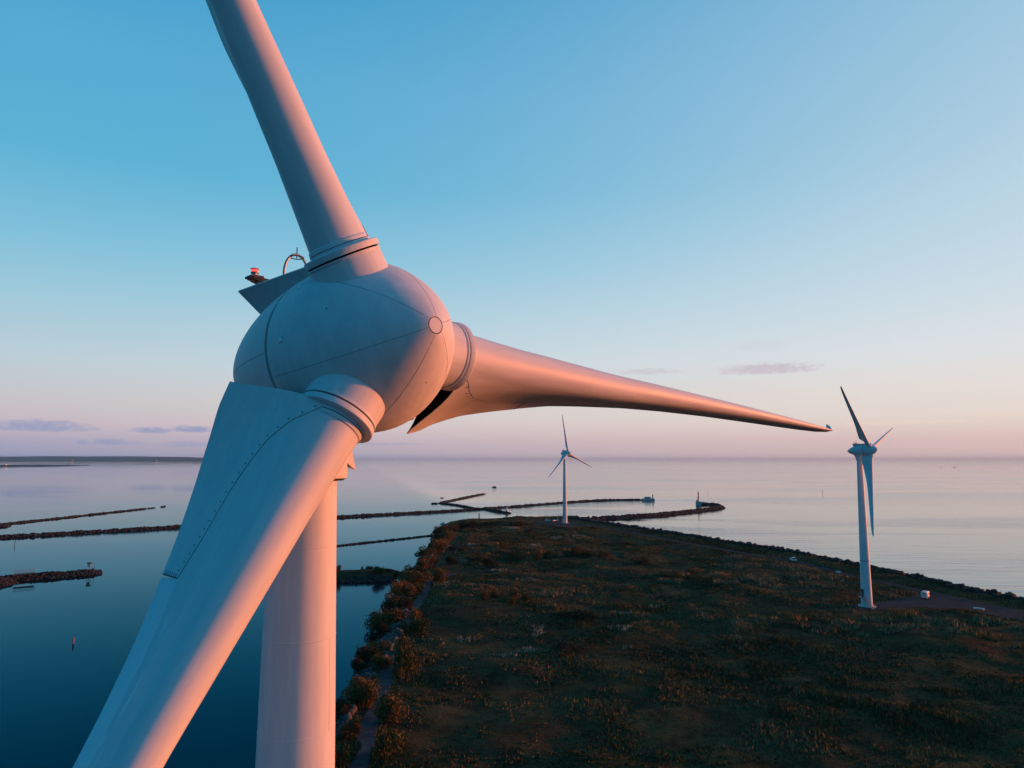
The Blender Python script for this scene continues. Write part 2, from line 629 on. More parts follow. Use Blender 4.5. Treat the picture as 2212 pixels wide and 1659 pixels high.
def ground_mat():
    m, t, b = new_mat("moor ground")
    g = N(t, 'ShaderNodeTexCoord')

    def noi(sc, det=5, off=0):
        mp = N(t, 'ShaderNodeMapping')
        mp.inputs['Location'].default_value = (off, off * 2, 0)
        t.links.new(g.outputs['Object'], mp.inputs[0])
        n = N(t, 'ShaderNodeTexNoise')
        n.inputs['Scale'].default_value = sc
        n.inputs['Detail'].default_value = det
        n.inputs['Roughness'].default_value = .62
        t.links.new(mp.outputs[0], n.inputs[0])
        return n.outputs[0]
    a = MIXC(t, MAPR(t, noi(.035), .4, .62), (.040, .048, .020, 1), (.052, .030, .014, 1))
    a = MIXC(t, MAPR(t, noi(.09, 6, 7), .5, .68), a, (.085, .060, .026, 1))
    a = MIXC(t, MAPR(t, noi(.22, 6, 3), .45, .65, 0, .75), a, (.010, .010, .007, 1))
    a = MIXC(t, MAPR(t, noi(3.0, 4, 1), .5, .72, 0, .6), a, (.06, .055, .035, 1))
    t.links.new(a, b.inputs['Base Color'])
    b.inputs['Roughness'].default_value = 1.0
    b.inputs['Specular IOR Level'].default_value = .05
    bp = N(t, 'ShaderNodeBump')
    bp.inputs['Strength'].default_value = .8
    bp.inputs['Distance'].default_value = .5
    t.links.new(noi(1.2, 8), bp.inputs['Height'])
    t.links.new(bp.outputs[0], b.inputs['Normal'])
    return m


gme = np_mesh("ground", V, Fq, ground_mat())
gme.shade_smooth()
tag(put("ground", gme), kind='structure')


# water
def water_mat():
    m, t, b = new_mat("sea water")
    g = N(t, 'ShaderNodeTexCoord')

    def noi(scale, rot, det, dist=0.0):
        mp = N(t, 'ShaderNodeMapping')
        mp.inputs['Rotation'].default_value = (0, 0, rot)
        mp.inputs['Scale'].default_value = scale
        t.links.new(g.outputs['Object'], mp.inputs[0])
        n = N(t, 'ShaderNodeTexNoise')
        n.inputs['Scale'].default_value = 1.0
        n.inputs['Detail'].default_value = det
        n.inputs['Distortion'].default_value = dist
        t.links.new(mp.outputs[0], n.inputs[0])
        return n.outputs[0]
    sx = N(t, 'ShaderNodeSeparateXYZ')
    t.links.new(g.outputs['Object'], sx.inputs[0])
    # open sea right of the shore has small swell; the basin on the left lies calm
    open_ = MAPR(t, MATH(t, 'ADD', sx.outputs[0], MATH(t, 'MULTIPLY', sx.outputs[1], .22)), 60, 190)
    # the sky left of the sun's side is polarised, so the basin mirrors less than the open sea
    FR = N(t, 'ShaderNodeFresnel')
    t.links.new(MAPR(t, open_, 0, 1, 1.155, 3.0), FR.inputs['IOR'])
    swell = noi((.035, .16, 1), .35, 3, .4)
    chop = noi((.35, .9, 1), .2, 3)
    fine = noi((1.6, 2.4, 1), 0, 2)
    slick = noi((.0022, .009, 1), .12, 5, .8)          # wind lanes on the far water
    sl = MAPR(t, slick, .48, .6)
    h = MATH(t, 'ADD', MATH(t, 'MULTIPLY', swell, .55), MATH(t, 'ADD', MATH(t, 'MULTIPLY', chop, .10), MATH(t, 'MULTIPLY', fine, .02)))
    bp = N(t, 'ShaderNodeBump')
    bp.inputs['Distance'].default_value = 1.0
    t.links.new(h, bp.inputs['Height'])
    st = MATH(t, 'MULTIPLY', MATH(t, 'ADD', MATH(t, 'MULTIPLY', open_, .62), .022), MATH(t, 'ADD', MATH(t, 'MULTIPLY', sl, 1.5), .35))
    t.links.new(st, bp.inputs['Strength'])
    t.links.new(bp.outputs[0], FR.inputs['Normal'])
    gl = N(t, 'ShaderNodeBsdfGlossy')
    t.links.new(bp.outputs[0], gl.inputs['Normal'])
    t.links.new(MAPR(t, sl, 0, 1, .04, .11), gl.inputs['Roughness'])
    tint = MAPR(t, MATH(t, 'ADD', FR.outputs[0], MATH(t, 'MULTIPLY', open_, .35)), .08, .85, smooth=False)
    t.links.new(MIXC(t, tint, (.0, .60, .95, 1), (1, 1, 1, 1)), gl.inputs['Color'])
    df = N(t, 'ShaderNodeBsdfDiffuse')
    df.inputs['Color'].default_value = (.0, .008, .014, 1)
    mx = N(t, 'ShaderNodeMixShader')
    t.links.new(FR.outputs[0], mx.inputs[0])
    t.links.new(df.outputs[0], mx.inputs[1])
    t.links.new(gl.outputs[0], mx.inputs[2])
    t.links.new(mx.outputs[0], t.nodes['Material Output'].inputs['Surface'])
    return m


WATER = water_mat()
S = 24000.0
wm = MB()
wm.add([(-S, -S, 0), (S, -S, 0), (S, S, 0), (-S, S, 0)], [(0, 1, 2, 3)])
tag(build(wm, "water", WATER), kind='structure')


# tracks
def asphalt_mat(name, c1, c2):
    m, t, b = new_mat(name)
    g = N(t, 'ShaderNodeTexCoord')
    n = N(t, 'ShaderNodeTexNoise')
    n.inputs['Scale'].default_value = .6
    n.inputs['Detail'].default_value = 8
    n.inputs['Roughness'].default_value = .7
    t.links.new(g.outputs['Object'], n.inputs[0])
    t.links.new(MIXC(t, MAPR(t, n.outputs[0], .35, .68), c1, c2), b.inputs['Base Color'])
    b.inputs['Roughness'].default_value = .9
    b.inputs['Specular IOR Level'].default_value = .03
    return m


GRAVEL = asphalt_mat("gravel track", (.04, .04, .046, 1), (.085, .083, .088, 1))
ASPH = asphalt_mat("old asphalt", (.022, .025, .033, 1), (.05, .052, .062, 1))
LANE = asphalt_mat("worn grass lane", (.04, .038, .026, 1), (.07, .062, .045, 1))


def resample(path, step):
    P = [np.array(p, float) for p in path]
    # Catmull-Rom through the points
    out = []
    for i in range(len(P) - 1):
        p0, p1, p2, p3 = P[max(i - 1, 0)], P[i], P[i + 1], P[min(i + 2, len(P) - 1)]
        k = max(2, int(np.linalg.norm(p2 - p1) / step))
        for j in range(k):
            t = j / k
            out.append(.5 * ((2 * p1) + (-p0 + p2) * t + (2 * p0 - 5 * p1 + 4 * p2 - p3) * t * t + (-p0 + 3 * p1 - 3 * p2 + p3) * t ** 3))
    out.append(P[-1])
    return np.array(out)


def ribbon(name, path, w, mat, dz, offs=0.0, jit=.25):
    P = resample(path, 1.6)
    T = np.gradient(P, axis=0)
    T /= np.linalg.norm(T, axis=1)[:, None] + 1e-9
    Nn = np.stack([T[:, 1], -T[:, 0]], 1)
    k = 5
    rows = []
    ww = w * (1 + jit * (vnoise(P[:, 0] * 3, P[:, 1], 7, 5) - .5))
    for j in range(k):
        f = j / (k - 1) - .5
        q = P + Nn * (offs + ww * f)[:, None]
        z = ground_z(q[:, 0], q[:, 1]) + dz
        rows.append(np.stack([q[:, 0], q[:, 1], z], 1))
    Vv = np.stack(rows, 1).reshape(-1, 3)
    idx = np.arange(len(P) * k).reshape(len(P), k)
    Ff = np.stack([idx[:-1, :-1], idx[:-1, 1:], idx[1:, 1:], idx[1:, :-1]], -1).reshape(-1, 4)
    me = np_mesh(name, Vv, Ff, mat)
    me.shade_smooth()
    return tag(put(name, me), kind='structure')


def patch(name, poly, mat, dz):
    xs = [p[0] for p in poly]
    ys = [p[1] for p in poly]
    st = .8
    ax, ay = np.meshgrid(np.arange(min(xs), max(xs), st), np.arange(min(ys), max(ys), st))
    m = inside(ax, ay, poly) | (seg_dist(ax, ay, poly, True) < .9 * vnoise(ax, ay, 2.5, 4))
    idx = np.arange(ax.size).reshape(ax.shape)
    Ff = np.stack([idx[:-1, :-1], idx[:-1, 1:], idx[1:, 1:], idx[1:, :-1]], -1).reshape(-1, 4)
    Ff = Ff[m.ravel()[Ff].all(1)]
    Vv = np.stack([ax.ravel(), ay.ravel(), ground_z(ax, ay).ravel() + dz], 1)
    return tag(put(name, np_mesh(name, Vv, Ff, mat)), kind='structure')


ribbon("gravel_track", trackL, 2.7, GRAVEL, .08)
ribbon("grass_lane", laneL, .8, LANE, .07, .9)
ribbon("grass_lane", laneL, .8, LANE, .07, -.9)
ribbon("shore_road", roadR, 3.4, ASPH, .08)
patch("parking_lot", lot, ASPH, .05)
patch("turning_area", lotF, ASPH, .05)
patch("track_junction", plaza, GRAVEL, .05)


# ------------------------------------------------------------------ wind turbines
TILT = .0639
RC_Y, HUB_Z = 3.011, 43.46
K_RM, K_S0, K_P, K_Q, K_NOSE, K_K1, K_K2, K_TAIL = 1.867, .428, 1.613, 1.371, 1.934, 2.08, 1.383, 6.264
S_SEAM = 1.4


def hull_r(s):
    if s < K_S0:
        return K_RM * max(0, 1 - ((K_S0 - s) / (K_S0 + K_NOSE)) ** K_P) ** (1 / K_Q)
    return K_RM * max(0, 1 - ((s - K_S0) / (K_TAIL - K_S0)) ** K_K1) ** (1 / K_K2)


M_ROT = Matrix.Translation((0, RC_Y, HUB_Z)) @ Matrix.Rotation(TILT, 4, 'X')     # rotor centre frame, +Y towards the nose
M_AX = Matrix.Rotation(-PI / 2, 4, 'X')                                          # local Z -> +Y


def ax_pt(s, phi, dr=0.0):
    """point on the spinner hull in the rotor frame; phi from up towards -X"""
    r = hull_r(s) + dr
    return Vector((-r * math.sin(phi), -s, r * math.cos(phi)))


# --- tower
def tower_r(z):
    return 1.49 - .0182 * z


SECT = [34.9 + 2.05 * k for k in range(-17, 3)]
prof = [(-.6, tower_r(0))]
for z in SECT:
    prof += [(z - .012, tower_r(z)), (z - .006, tower_r(z) + .004), (z + .006, tower_r(z) + .004), (z + .012, tower_r(z))]
prof += [(40.9, tower_r(40.9))]
prof = sorted([p for p in prof if p[0] < 0 or p[0] > .2])
mb = MB()
mb.lathe(prof, 96)
for i, z in enumerate(SECT[:-1]):
    if z < 0:
        continue
    a = math.radians(-64 if i % 2 == (len(SECT) - 2) % 2 else 116)
    r0, r1 = tower_r(z + .02), tower_r(z + 2.03)
    e = Vector((-math.sin(a), math.cos(a), 0)) * .007
    c, s_ = math.cos(a), math.sin(a)
    mb.add([Vector((c * (r0 - .01), s_ * (r0 - .01), z + .02)) - e, Vector((c * (r0 - .01), s_ * (r0 - .01), z + .02)) + e, Vector((c * (r0 + .005), s_ * (r0 + .005), z + .02)),
            Vector((c * (r1 - .01), s_ * (r1 - .01), z + 2.03)) - e, Vector((c * (r1 - .01), s_ * (r1 - .01), z + 2.03)) + e, Vector((c * (r1 + .005), s_ * (r1 + .005), z + 2.03))],
           [(0, 2, 5, 3), (2, 1, 4, 5)])
ME_TOWER = mb.mesh("tower", [PAINT], True, 25)
mb = MB()
mb.lathe([(12.45, tower_r(12.4) + .003), (12.45, tower_r(12.4) + .03), (12.58, tower_r(12.5) + .03), (12.58, tower_r(12.5) + .003)], 96)
ME_FLANGE = mb.mesh("flange", [SEAM])
mb = MB()
mb.lathe([(-.7, 2.3), (.12, 2.3), (.2, 2.2), (.2, 1.4)], 64)
ME_FOOT = mb.mesh("foundation", [CONC])

# --- door platform, stair
mb = MB()
mb.box((1.95, 0, 2.7), (.9, 1.2, .08))
ME_PLAT = mb.mesh("platform", [GALV])
mb = MB()
for k in range(12):
    f = (k + .5) / 12
    mb.box((1.95, (.7 + 3.4 * f), 2.7 - 2.6 * f), (.8, .3, .04))
for sx in (-.42, .42):
    mb.tube([(1.95 + sx, .6, 2.7), (1.95 + sx, 4.1, .12)], .06, 6)
ME_STAIR = mb.mesh("stair", [GALV])
mb = MB()
for sx in (-.42, .42):
    mb.tube([(1.95 + sx, -.55, 3.7), (1.95 + sx, .6, 3.7), (1.95 + sx, 4.1, 1.1)], .03, 6)
    for k in range(6):
        f = k / 5
        mb.tube([(1.95 + sx, .6 + 3.5 * f, 2.7 - 2.58 * f), (1.95 + sx, .6 + 3.5 * f, 3.7 - 2.6 * f)], .022, 5)
mb.tube([(2.37, -.55, 2.7), (2.37, -.55, 3.7), (1.53, -.55, 3.7)], .03, 6)
ME_RAIL = mb.mesh("handrail", [GALV])
mb = MB()
mb.box((1.44, 0, 3.78), (.1, .9, 2.1))
ME_DOOR = mb.mesh("door", [STEEL])

# --- nacelle (fixed egg behind the seam), in the rotor frame
mb = MB()
ss = [S_SEAM + .13 + (K_TAIL - S_SEAM - .13) * (1 - math.cos(PI / 2 * i / 40)) for i in range(41)]
ss = [S_SEAM + .13 + (K_TAIL - S_SEAM - .13) * math.sin(PI / 2 * i / 40) for i in range(41)]
mb.lathe([(-(S_SEAM + .13), hull_r(S_SEAM) - .25)] + [(-s, max(hull_r(s), .001)) for s in ss], 96, M=M_AX)
# panel joints of the nacelle shell
for ph in (-95, -20, 20, 95, 180):
    pts = [ax_pt(S_SEAM + .15 + (K_TAIL - .5 - S_SEAM) * k / 24, math.radians(ph), -.002) for k in range(25)]
    mb.tube(pts, .006, 5, 1)
ME_NAC = mb.mesh("nacelle", [PAINT, SEAM], True, 35)
mb = MB()
mb.lathe([(-(S_SEAM + .14), hull_r(S_SEAM) - .09), (-(S_SEAM - .01), hull_r(S_SEAM) - .09)], 96, M=M_AX)
ME_SEAM = mb.mesh("seam_ring", [BLACK], True)
mb = MB()
fr = [ax_pt(5.0, math.radians(-138), .004), ax_pt(5.0, math.radians(-108), .004), ax_pt(5.6, math.radians(-108), .004), ax_pt(5.6, math.radians(-138), .004)]
for i in range(4):
    p0, p1 = fr[i], fr[(i + 1) % 4]
    mb.tube([p0, (p0 + p1) / 2 + (p0 + p1) * .004, p1], .03, 6)
for k in range(1, 5):
    p0, p1 = fr[0].lerp(fr[1], k / 5), fr[3].lerp(fr[2], k / 5)
    m0 = (p0 + p1) / 2
    mb.tube([p0, m0 + Vector((m0.x, 0, m0.z)) * .03, p1], .045, 6)
mb.add([p * 1.0 for p in fr], [(0, 1, 2, 3)])
ME_VENT = mb.mesh("tail_vent", [BLACK])
# yaw neck between tower and nacelle
mb = MB()
mb.lathe([(40.55, .80), (40.55, .98), (40.66, 1.0), (40.9, 1.0), (41.15, 1.04), (41.5, 1.15), (41.9, 1.38), (42.25, 1.62)], 64)
mb.lathe([(40.5, .9), (40.56, .99)], 64, 1)
ME_NECK = mb.mesh("yaw_neck", [PAINT, SEAM], True, 40)


def loc(u, v, d):
    """main turbine's local frame: a point seen at (u, v) at distance d along the view axis (survey of the near turbine)"""
    x = (u - CX) / F_PX * d
    z = (CY - v) / F_PX * d
    P = Vector((x, d * math.cos(PITCH) - z * math.sin(PITCH), CAM_Z + d * math.sin(PITCH) + z * math.cos(PITCH)))
    return M_MAIN_INV @ P


YAW = math.radians(135.04)
MAIN_BASE = Vector((-4.9285, 16.9947, GZ))
M_MAIN = Matrix.Translation(MAIN_BASE) @ Matrix.Rotation(-YAW, 4, 'Z')
M_MAIN_INV = M_MAIN.inverted()

# side flap standing off the nacelle roof
mb = MB()
q = [Vector((1.12, 1.97, 45.1)), Vector((1.19, -1.375, 45.1)), Vector((.33, -1.375, 44.4)), Vector((.26, 1.97, 44.4))]
nrm = (q[1] - q[0]).cross(q[3] - q[0]).normalized()
if nrm.z < 0:
    nrm = -nrm
mb.add(q + [p + nrm * .05 for p in q], [(0, 1, 2, 3), (7, 6, 5, 4), (0, 4, 5, 1), (1, 5, 6, 2), (2, 6, 7, 3), (3, 7, 4, 0)])
ME_FLAP = mb.mesh("roof_flap", [PAINT])
mb = MB()
T, N0, F0, U0 = loc(768, 1016, 17.1), loc(706, 962, 16.5), loc(706, 992, 17.7), loc(748, 905, 17.2)
T2 = T + Vector((0, 0, .03))
mb.add([T, N0, F0, U0, T2], [(1, 0, 4, 3), (2, 0, 1), (2, 3, 4, 0), (1, 3, 2)])
ME_NFIN = mb.mesh("neck_fin", [PAINT])
# arch with lightning ring
mb = MB()
arch = [(.33, -.72, 44.5), (.33, -.72, 45.6)] + [(.33 * math.cos(t), -.72, 45.62 + .52 * math.sin(t)) for t in np.linspace(.1, PI - .1, 14)] + [(-.33, -.72, 45.6), (-.33, -.72, 44.5)]
mb.tube(arch, .033, 10)
ME_ARCH = mb.mesh("sensor_arch", [GALV], True)
mb = MB()
mb.tube([(.17 * math.cos(t), -.72 + .17 * math.sin(t), 46.07) for t in np.linspace(0, 2 * PI, 24, endpoint=False)], .014, 6, closed=True)
mb.tube([(0, -.72, 46.05), (0, -.72, 46.33)], .013, 6)
ME_LRING = mb.mesh("lightning_ring", [STEEL], True)
mb = MB()
mb.lathe([(44.9, .05), (45.55, .05), (45.6, .03), (45.75, .02), (45.76, .002)], 12, M=Matrix.Translation((.12, .1, 0)))
ME_SENSOR = mb.mesh("wind_sensor", [WHITE], True)
# beacon on bracket
BP = Vector((1.0, -.9, 45.55))
mb = MB()
mb.box((BP.x, BP.y, BP.z - .15), (.30, .40, .05))
for sy in (-.16, .16):
    mb.tube([(BP.x + .1, BP.y + sy, BP.z - .18), (.15, BP.y + sy, BP.z - .22)], .03, 6)
    mb.tube([(BP.x + .02, BP.y + sy, BP.z - .2), (.15, BP.y + sy, BP.z - .45)], .03, 6)
    mb.tube([(BP.x - .1, BP.y + sy, BP.z - .2), (BP.x - .42, BP.y + sy, BP.z - .75)], .03, 6)
    mb.tube([(BP.x - .34, BP.y + sy, BP.z - .2), (BP.x - .55, BP.y + sy, BP.z - .46)], .025, 6)
ME_BRACK = mb.mesh("bracket", [STEEL])
mb = MB()
mb.lathe([(-.19, .085), (-.075, .085), (-.07, .14), (-.05, .14)], 24, 0, cap=True)
mb.lathe([(.085, .145), (.105, .15), (.11, .02)], 24, 1, cap=True)
mb.lathe([(-.052, .142), (-.03, .142)], 24, 1)
ME_LHOUS = mb.mesh("lamp_housing", [GALV, STEEL], True, 30)
mb = MB()
mb.lathe([(-.05, .12), (.088, .125)], 24)
ME_LENS = mb.mesh("lens", [REDLAMP], True)
mb = MB()
mb.lathe([(-.02, .127), (.0, .1275), (.03, .1275), (.05, .127)], 24)
ME_LCORE = mb.mesh("lit_band", [REDCORE], True)

# --- spinner, in rotating frame (before blade-angle rotation)
PH0 = math.radians(-27.16)           # blade angle the joints were surveyed at
mb = MB()
ND = .178                            # nose disc radius
s_nd = -K_NOSE
while hull_r(s_nd) < ND:
    s_nd += .002
ss = [s_nd + (S_SEAM - s_nd) * (1 - math.cos(PI * i / 60)) / 2 for i in range(61)]
mb.lathe([(-s_nd - .02, ND - .012), (-s_nd, ND)] + [(-s, hull_r(s)) for s in ss[1:]] + [(-S_SEAM, hull_r(S_SEAM) - .22)], 96, M=M_AX)
for k in range(6):
    ph = math.radians(-112 + 60 * k) - PH0
    pts = [ax_pt(s_nd + .01 + (S_SEAM - s_nd - .02) * j / 40, ph, -.002) for j in range(41)]
    mb.tube(pts, .0042, 5, 1)
ME_SPIN = mb.mesh("spinner", [PAINT, SEAM], True, 35)
mb = MB()
mb.lathe([(-s_nd + .002, ND - .022), (-s_nd + .004, .1), (-s_nd + .005, .001)], 40, 0, M=M_AX)
mb.lathe([(-s_nd - .012, ND + .004), (-s_nd - .03, ND - .024)], 40, 1, M=M_AX)
mb.lathe([(-s_nd + .002, ND - .022), (-s_nd - .03, ND - .022)], 40, 1, M=M_AX)
ME_DISC = mb.mesh("nose_disc", [PAINT, SEAM], True, 30)
# hub collar (one per blade), along local Z
mb = MB()
mb.lathe([(1.2, .815), (1.45, .79), (1.75, .77), (1.82, .765), (1.82, .785), (1.85, .79), (1.86, .79), (1.86, .72)], 80)
mb.lathe([(1.86, .745), (1.935, .745)], 80, 1)  # black band puts the shade inside the ring into the colour
ME_COLLAR = mb.mesh("hub_collar", [PAINT, BLACK], True, 35)


mb = MB()
fin = [(-.70, 1.15), (-1.15, 1.05), (-1.75, 1.25), (-1.85, 1.52), (-1.2, 1.66), (-.70, 1.72)]
P = [(sx * .035, y, z) for sx in (-1, 1) for y, z in fin]
nf_ = len(fin)
mb.add(P, [tuple(range(nf_))[::-1], tuple(range(nf_, 2 * nf_))] + [(i, (i + 1) % nf_, nf_ + (i + 1) % nf_, nf_ + i) for i in range(nf_)])
ME_CFIN = mb.mesh("collar_fin", [PAINT])


def plug_mesh(light=True):
    mb = MB()
    mb.lathe([(-.01, .06), (.012, .056), (.022, .035), (.026, .001)], 14, 0)
    for t in range(4):
        a = PI / 4 + t * PI / 2
        mb.box((.064 * math.cos(a), .064 * math.sin(a), 0), (.028, .018, .012), 1, a)
    return mb.mesh("vent_plug", [PALE if light else PAINT, SEAM])


ME_PLUG = plug_mesh()
mb = MB()
mb.lathe([(-.006, .018), (.004, .016), (.005, .001)], 8)
ME_HOLE = mb.mesh("drain_hole", [SEAM])


def surf_frame(s, ph):
    P = ax_pt(s, ph)
    d = (ax_pt(s + .01, ph) - ax_pt(s - .01, ph)).normalized()
    e = (ax_pt(s, ph + .01) - ax_pt(s, ph - .01)).normalized()
    n = e.cross(d).normalized()
    if n.dot(Vector((P.x, -1e-3, P.z))) < 0:
        n = -n
    M = Matrix((e, n.cross(e), n)).transposed().to_4x4()
    M.translation = P
    return M


# --- blade
def tab(r, pts):
    return float(np.interp(r, [p[0] for p in pts], [p[1] for p in pts]))


T_L = [(2, 2.36), (2.5, 2.38), (3, 2.36), (3.5, 2.31), (4, 2.24), (5, 1.97), (6, 1.77), (7, 1.60), (8, 1.40), (10, 1.18), (12, 1.04), (15, .9), (18, .78), (20, .69), (22, .58), (23.4, .45), (24, .3), (24.3, .05)]
T_B = [(2, 46), (2.5, 51), (3, 57), (3.5, 61), (4, 64.5), (5, 67), (6, 70), (7, 73.5), (8, 74), (14, 77), (24.3, 79)]
T_RHO = [(2.1, .605), (2.5, .585), (3, .555), (3.5, .53), (4, .505), (5, .48), (6, .45), (7, .42), (8, .39), (10, .335), (12, .29), (15, .23), (18, .175), (20, .138), (22, .1), (23.4, .06), (24, .035), (24.3, .01)]
T_SH = [(2, 0), (8, 0), (10, .045), (12, .065), (15, .08), (18, .075), (20, .065), (22, .05), (24.3, .03)]
T_K = [(2, .12), (3, .10), (4, .07), (6, .03), (10, .02), (24.3, .0)]
T_S = [(2.0, .0), (2.35, .12), (2.5, .19), (3, .33), (4, .5), (5, .64), (5.75, .76)]


def sec(r):
    return tab(r, T_L), math.radians(tab(r, T_B)), tab(r, T_RHO), tab(r, T_SH), tab(r, T_K)


def sec_pt(r, x, y, S):
    L, be, rho, sh, ka = S
    c = (math.cos(be), math.sin(be))
    n = (math.sin(be), -math.cos(be))
    t = x * c[0] + y * n[0] - sh
    ma = x * c[1] + y * n[1]
    return Vector((-t, -ma, r))


def half(u, rho, r=2):
    p = float(np.interp(r, [2, 2.5, 4, 5.5, 9, 12, 20], [1.8, 2.5, 2.8, 3.5, 3.4, 1.9, 1.5]))
    return rho * (1 - u) ** p * (1 + p * u)


def side(r, u, sg, S, off=0.0):
    L, be, rho, sh, ka = S
    u = min(max(u, 0), 1)
    h = half(u, rho - .012, r) + .012
    ym = ka * 4 * u * (1 - u)
    return sec_pt(r, u * L, ym + sg * (h + off), S)


stations = [2.12, 2.2, 2.3, 2.45] + list(np.arange(2.6, 5.7, .2)) + [5.72, 5.78] + list(np.arange(6, 24, .3)) + [24.0, 24.1, 24.2, 24.27, 24.3]
NU, NC = 16, 22
mb = MB()
rings = []
for r in stations:
    S = sec(r)
    rho = S[2]
    smax = tab(r, T_S) if r <= 5.75 else 1.0
    us = [smax * math.sin(PI / 2 * (1 - i / NU)) for i in range(NU + 1)]
    ring = [side(r, u, 1, S) for u in us]
    for i in range(1, NC):
        a = PI / 2 + PI * i / NC
        ring.append(sec_pt(r, rho * math.cos(a), rho * math.sin(a), S))
    ring += [side(r, u, -1, S) for u in us[::-1]]
    rings.append(ring)
n = len(rings[0])
P = [p for ring in rings for p in ring]
Fs = []
for j in range(len(rings) - 1):
    for i in range(n):
        k = (i + 1) % n
        Fs.append((j * n + i, j * n + k, (j + 1) * n + k, (j + 1) * n + i))
Fs.append(tuple((len(rings) - 1) * n + i for i in range(n)))
mb.add(P, Fs)
ME_BLADE = mb.mesh("blade", [BLADE], True, 40)

# root collar of the blade: seal gap, ring, and the cone down to the blade root
mb = MB()
mb.lathe([(1.90, .70), (1.90, .79), (1.945, .80), (2.02, .80), (2.03, .79)], 80, 0)
mb.lathe([(2.03, .79), (2.06, .635)], 80, 0)
mb.lathe([(2.06, .635), (2.105, .635)], 80, 0)
mb.lathe([(2.105, .62), (2.12, .62)], 80, 1)
mb.lathe([(2.105, .635), (2.105, .6)], 80, 1)
mb.lathe([(2.12, .63), (2.19, .622), (2.22, .597)], 80, 0)
ME_RCOL = mb.mesh("root_collar", [PAINT, SEAM], True, 25)

# trailing edge fairing: hollow shell screwed on behind the round root
mb = MB()
fst = [2.0, 2.02] + list(np.arange(2.15, 5.7, .15)) + [5.72]
NF = 14


def fair_ring(r, off, s_in=0.0):
    S = sec(r)
    s0 = tab(r, T_S) + s_in
    us = [s0 + (1 - s0) * math.sin(PI / 2 * i / NF) for i in range(NF + 1)]
    return [side(r, u, 1, S, off) for u in us] + [side(r, u, -1, S, off) for u in us[::-1]]


outer = [fair_ring(r, .006) for r in fst]
inner = [fair_ring(r, -.012) for r in fst]
n = len(outer[0])


def sheet(rings, mat, flip=False):
    P = [p for ring in rings for p in ring]
    F = []
    for j in range(len(rings) - 1):
        for i in range(n - 1):
            f = (j * n + i, j * n + i + 1, (j + 1) * n + i + 1, (j + 1) * n + i)
            F.append(f[::-1] if flip else f)
    mb.add(P, F, mat)


sheet(outer, 0)
sheet(inner, 2, True)
rim = outer[0] + inner[0]
mb.add(rim, [(i, i + 1, n + i + 1, n + i) for i in range(n - 1)], 0)
# dark bulkhead a hand's breadth inside the open end
bh = fair_ring(2.22, -.01)
mb.add(bh, [(i, i + 1, n - 2 - i, n - 1 - i) for i in range(NF)], 2)
# joint line and screw heads on both faces
for sg in (1, -1):
    line = []
    for r in np.linspace(2.02, 5.72, 50):
        S = sec(r)
        line.append(side(r, tab(r, T_S) - .002, sg, S, .004))
    mb.tube(line, .005, 5, 1)
    rr = 2.15
    while rr < 5.7:
        S = sec(rr)
        u = tab(rr, T_S) + .045 * (2 / S[0])
        p0 = side(rr, u, sg, S, .006)
        p1 = side(rr, u + .01, sg, S, .006)
        dirc = (p1 - p0).normalized()
        nn = dirc.cross(Vector((0, 0, 1))).normalized()
        Mx = Matrix((dirc, nn.cross(dirc), nn)).transposed().to_4x4()
        Mx.translation = p0
        mb.lathe([(-.008, .0135), (.008, .0135)], 8, 1, M=Mx, cap=True)
        rr += .19 if rr < 4.6 else .16
    ends = [side(5.72, u, sg, sec(5.72), .008) for u in np.linspace(tab(5.72, T_S), 1, 8)]
    mb.tube(ends, .007, 5, 1)
    for p in ends[1:-1]:
        mb.box(tuple(p + Vector((0, 0, -.05))), (.014, .014, .08), 1)
ME_FAIR = mb.mesh("trailing_edge_fairing", [BLADE, SEAM, BLACK], True, 35)

# tip winglet
mb = MB()
S = sec(23.9)
base_u = [(-.06, 23.86), (.20, 23.80), (.24, 24.0), (.03, 24.32)]
nb = Vector((-math.sin(S[1]), math.cos(S[1]) * 1.0, 0))   # +n in local axes
nb = Vector((-(math.sin(S[1])), -(-math.cos(S[1])), 0))
up_w = -nb
for sgn in (0,):
    cdir = Vector((-math.cos(S[1]), -math.sin(S[1]), 0))
    rows = []
    for k, w, hgt, zc in ((0, 1.0, -.02, 0), (1, .84, .11, .02), (2, .5, .22, .05), (3, .08, .33, .08)):
        row = []
        for j in range(10):
            a = 2 * PI * j / 10
            # long axis along the blade, thin across the chord
            pz = 24.12 + zc + .035 * w * math.sin(a)
            px = .12 + .15 * w * math.cos(a) + (.05 if k == 3 else 0)
            row.append(cdir * px + up_w * hgt + Vector((-(-sec(24.0)[3]), 0, pz)))
        rows.append(row)
    P = [p for r_ in rows for p in r_]
    Fs = [(j * 10 + i, j * 10 + (i + 1) % 10, (j + 1) * 10 + (i + 1) % 10, (j + 1) * 10 + i) for j in range(3) for i in range(10)]
    Fs.append(tuple(30 + i for i in range(10)))
    mb.add(P, Fs)
ME_WING = mb.mesh("winglet", [PAINT], True, 60)


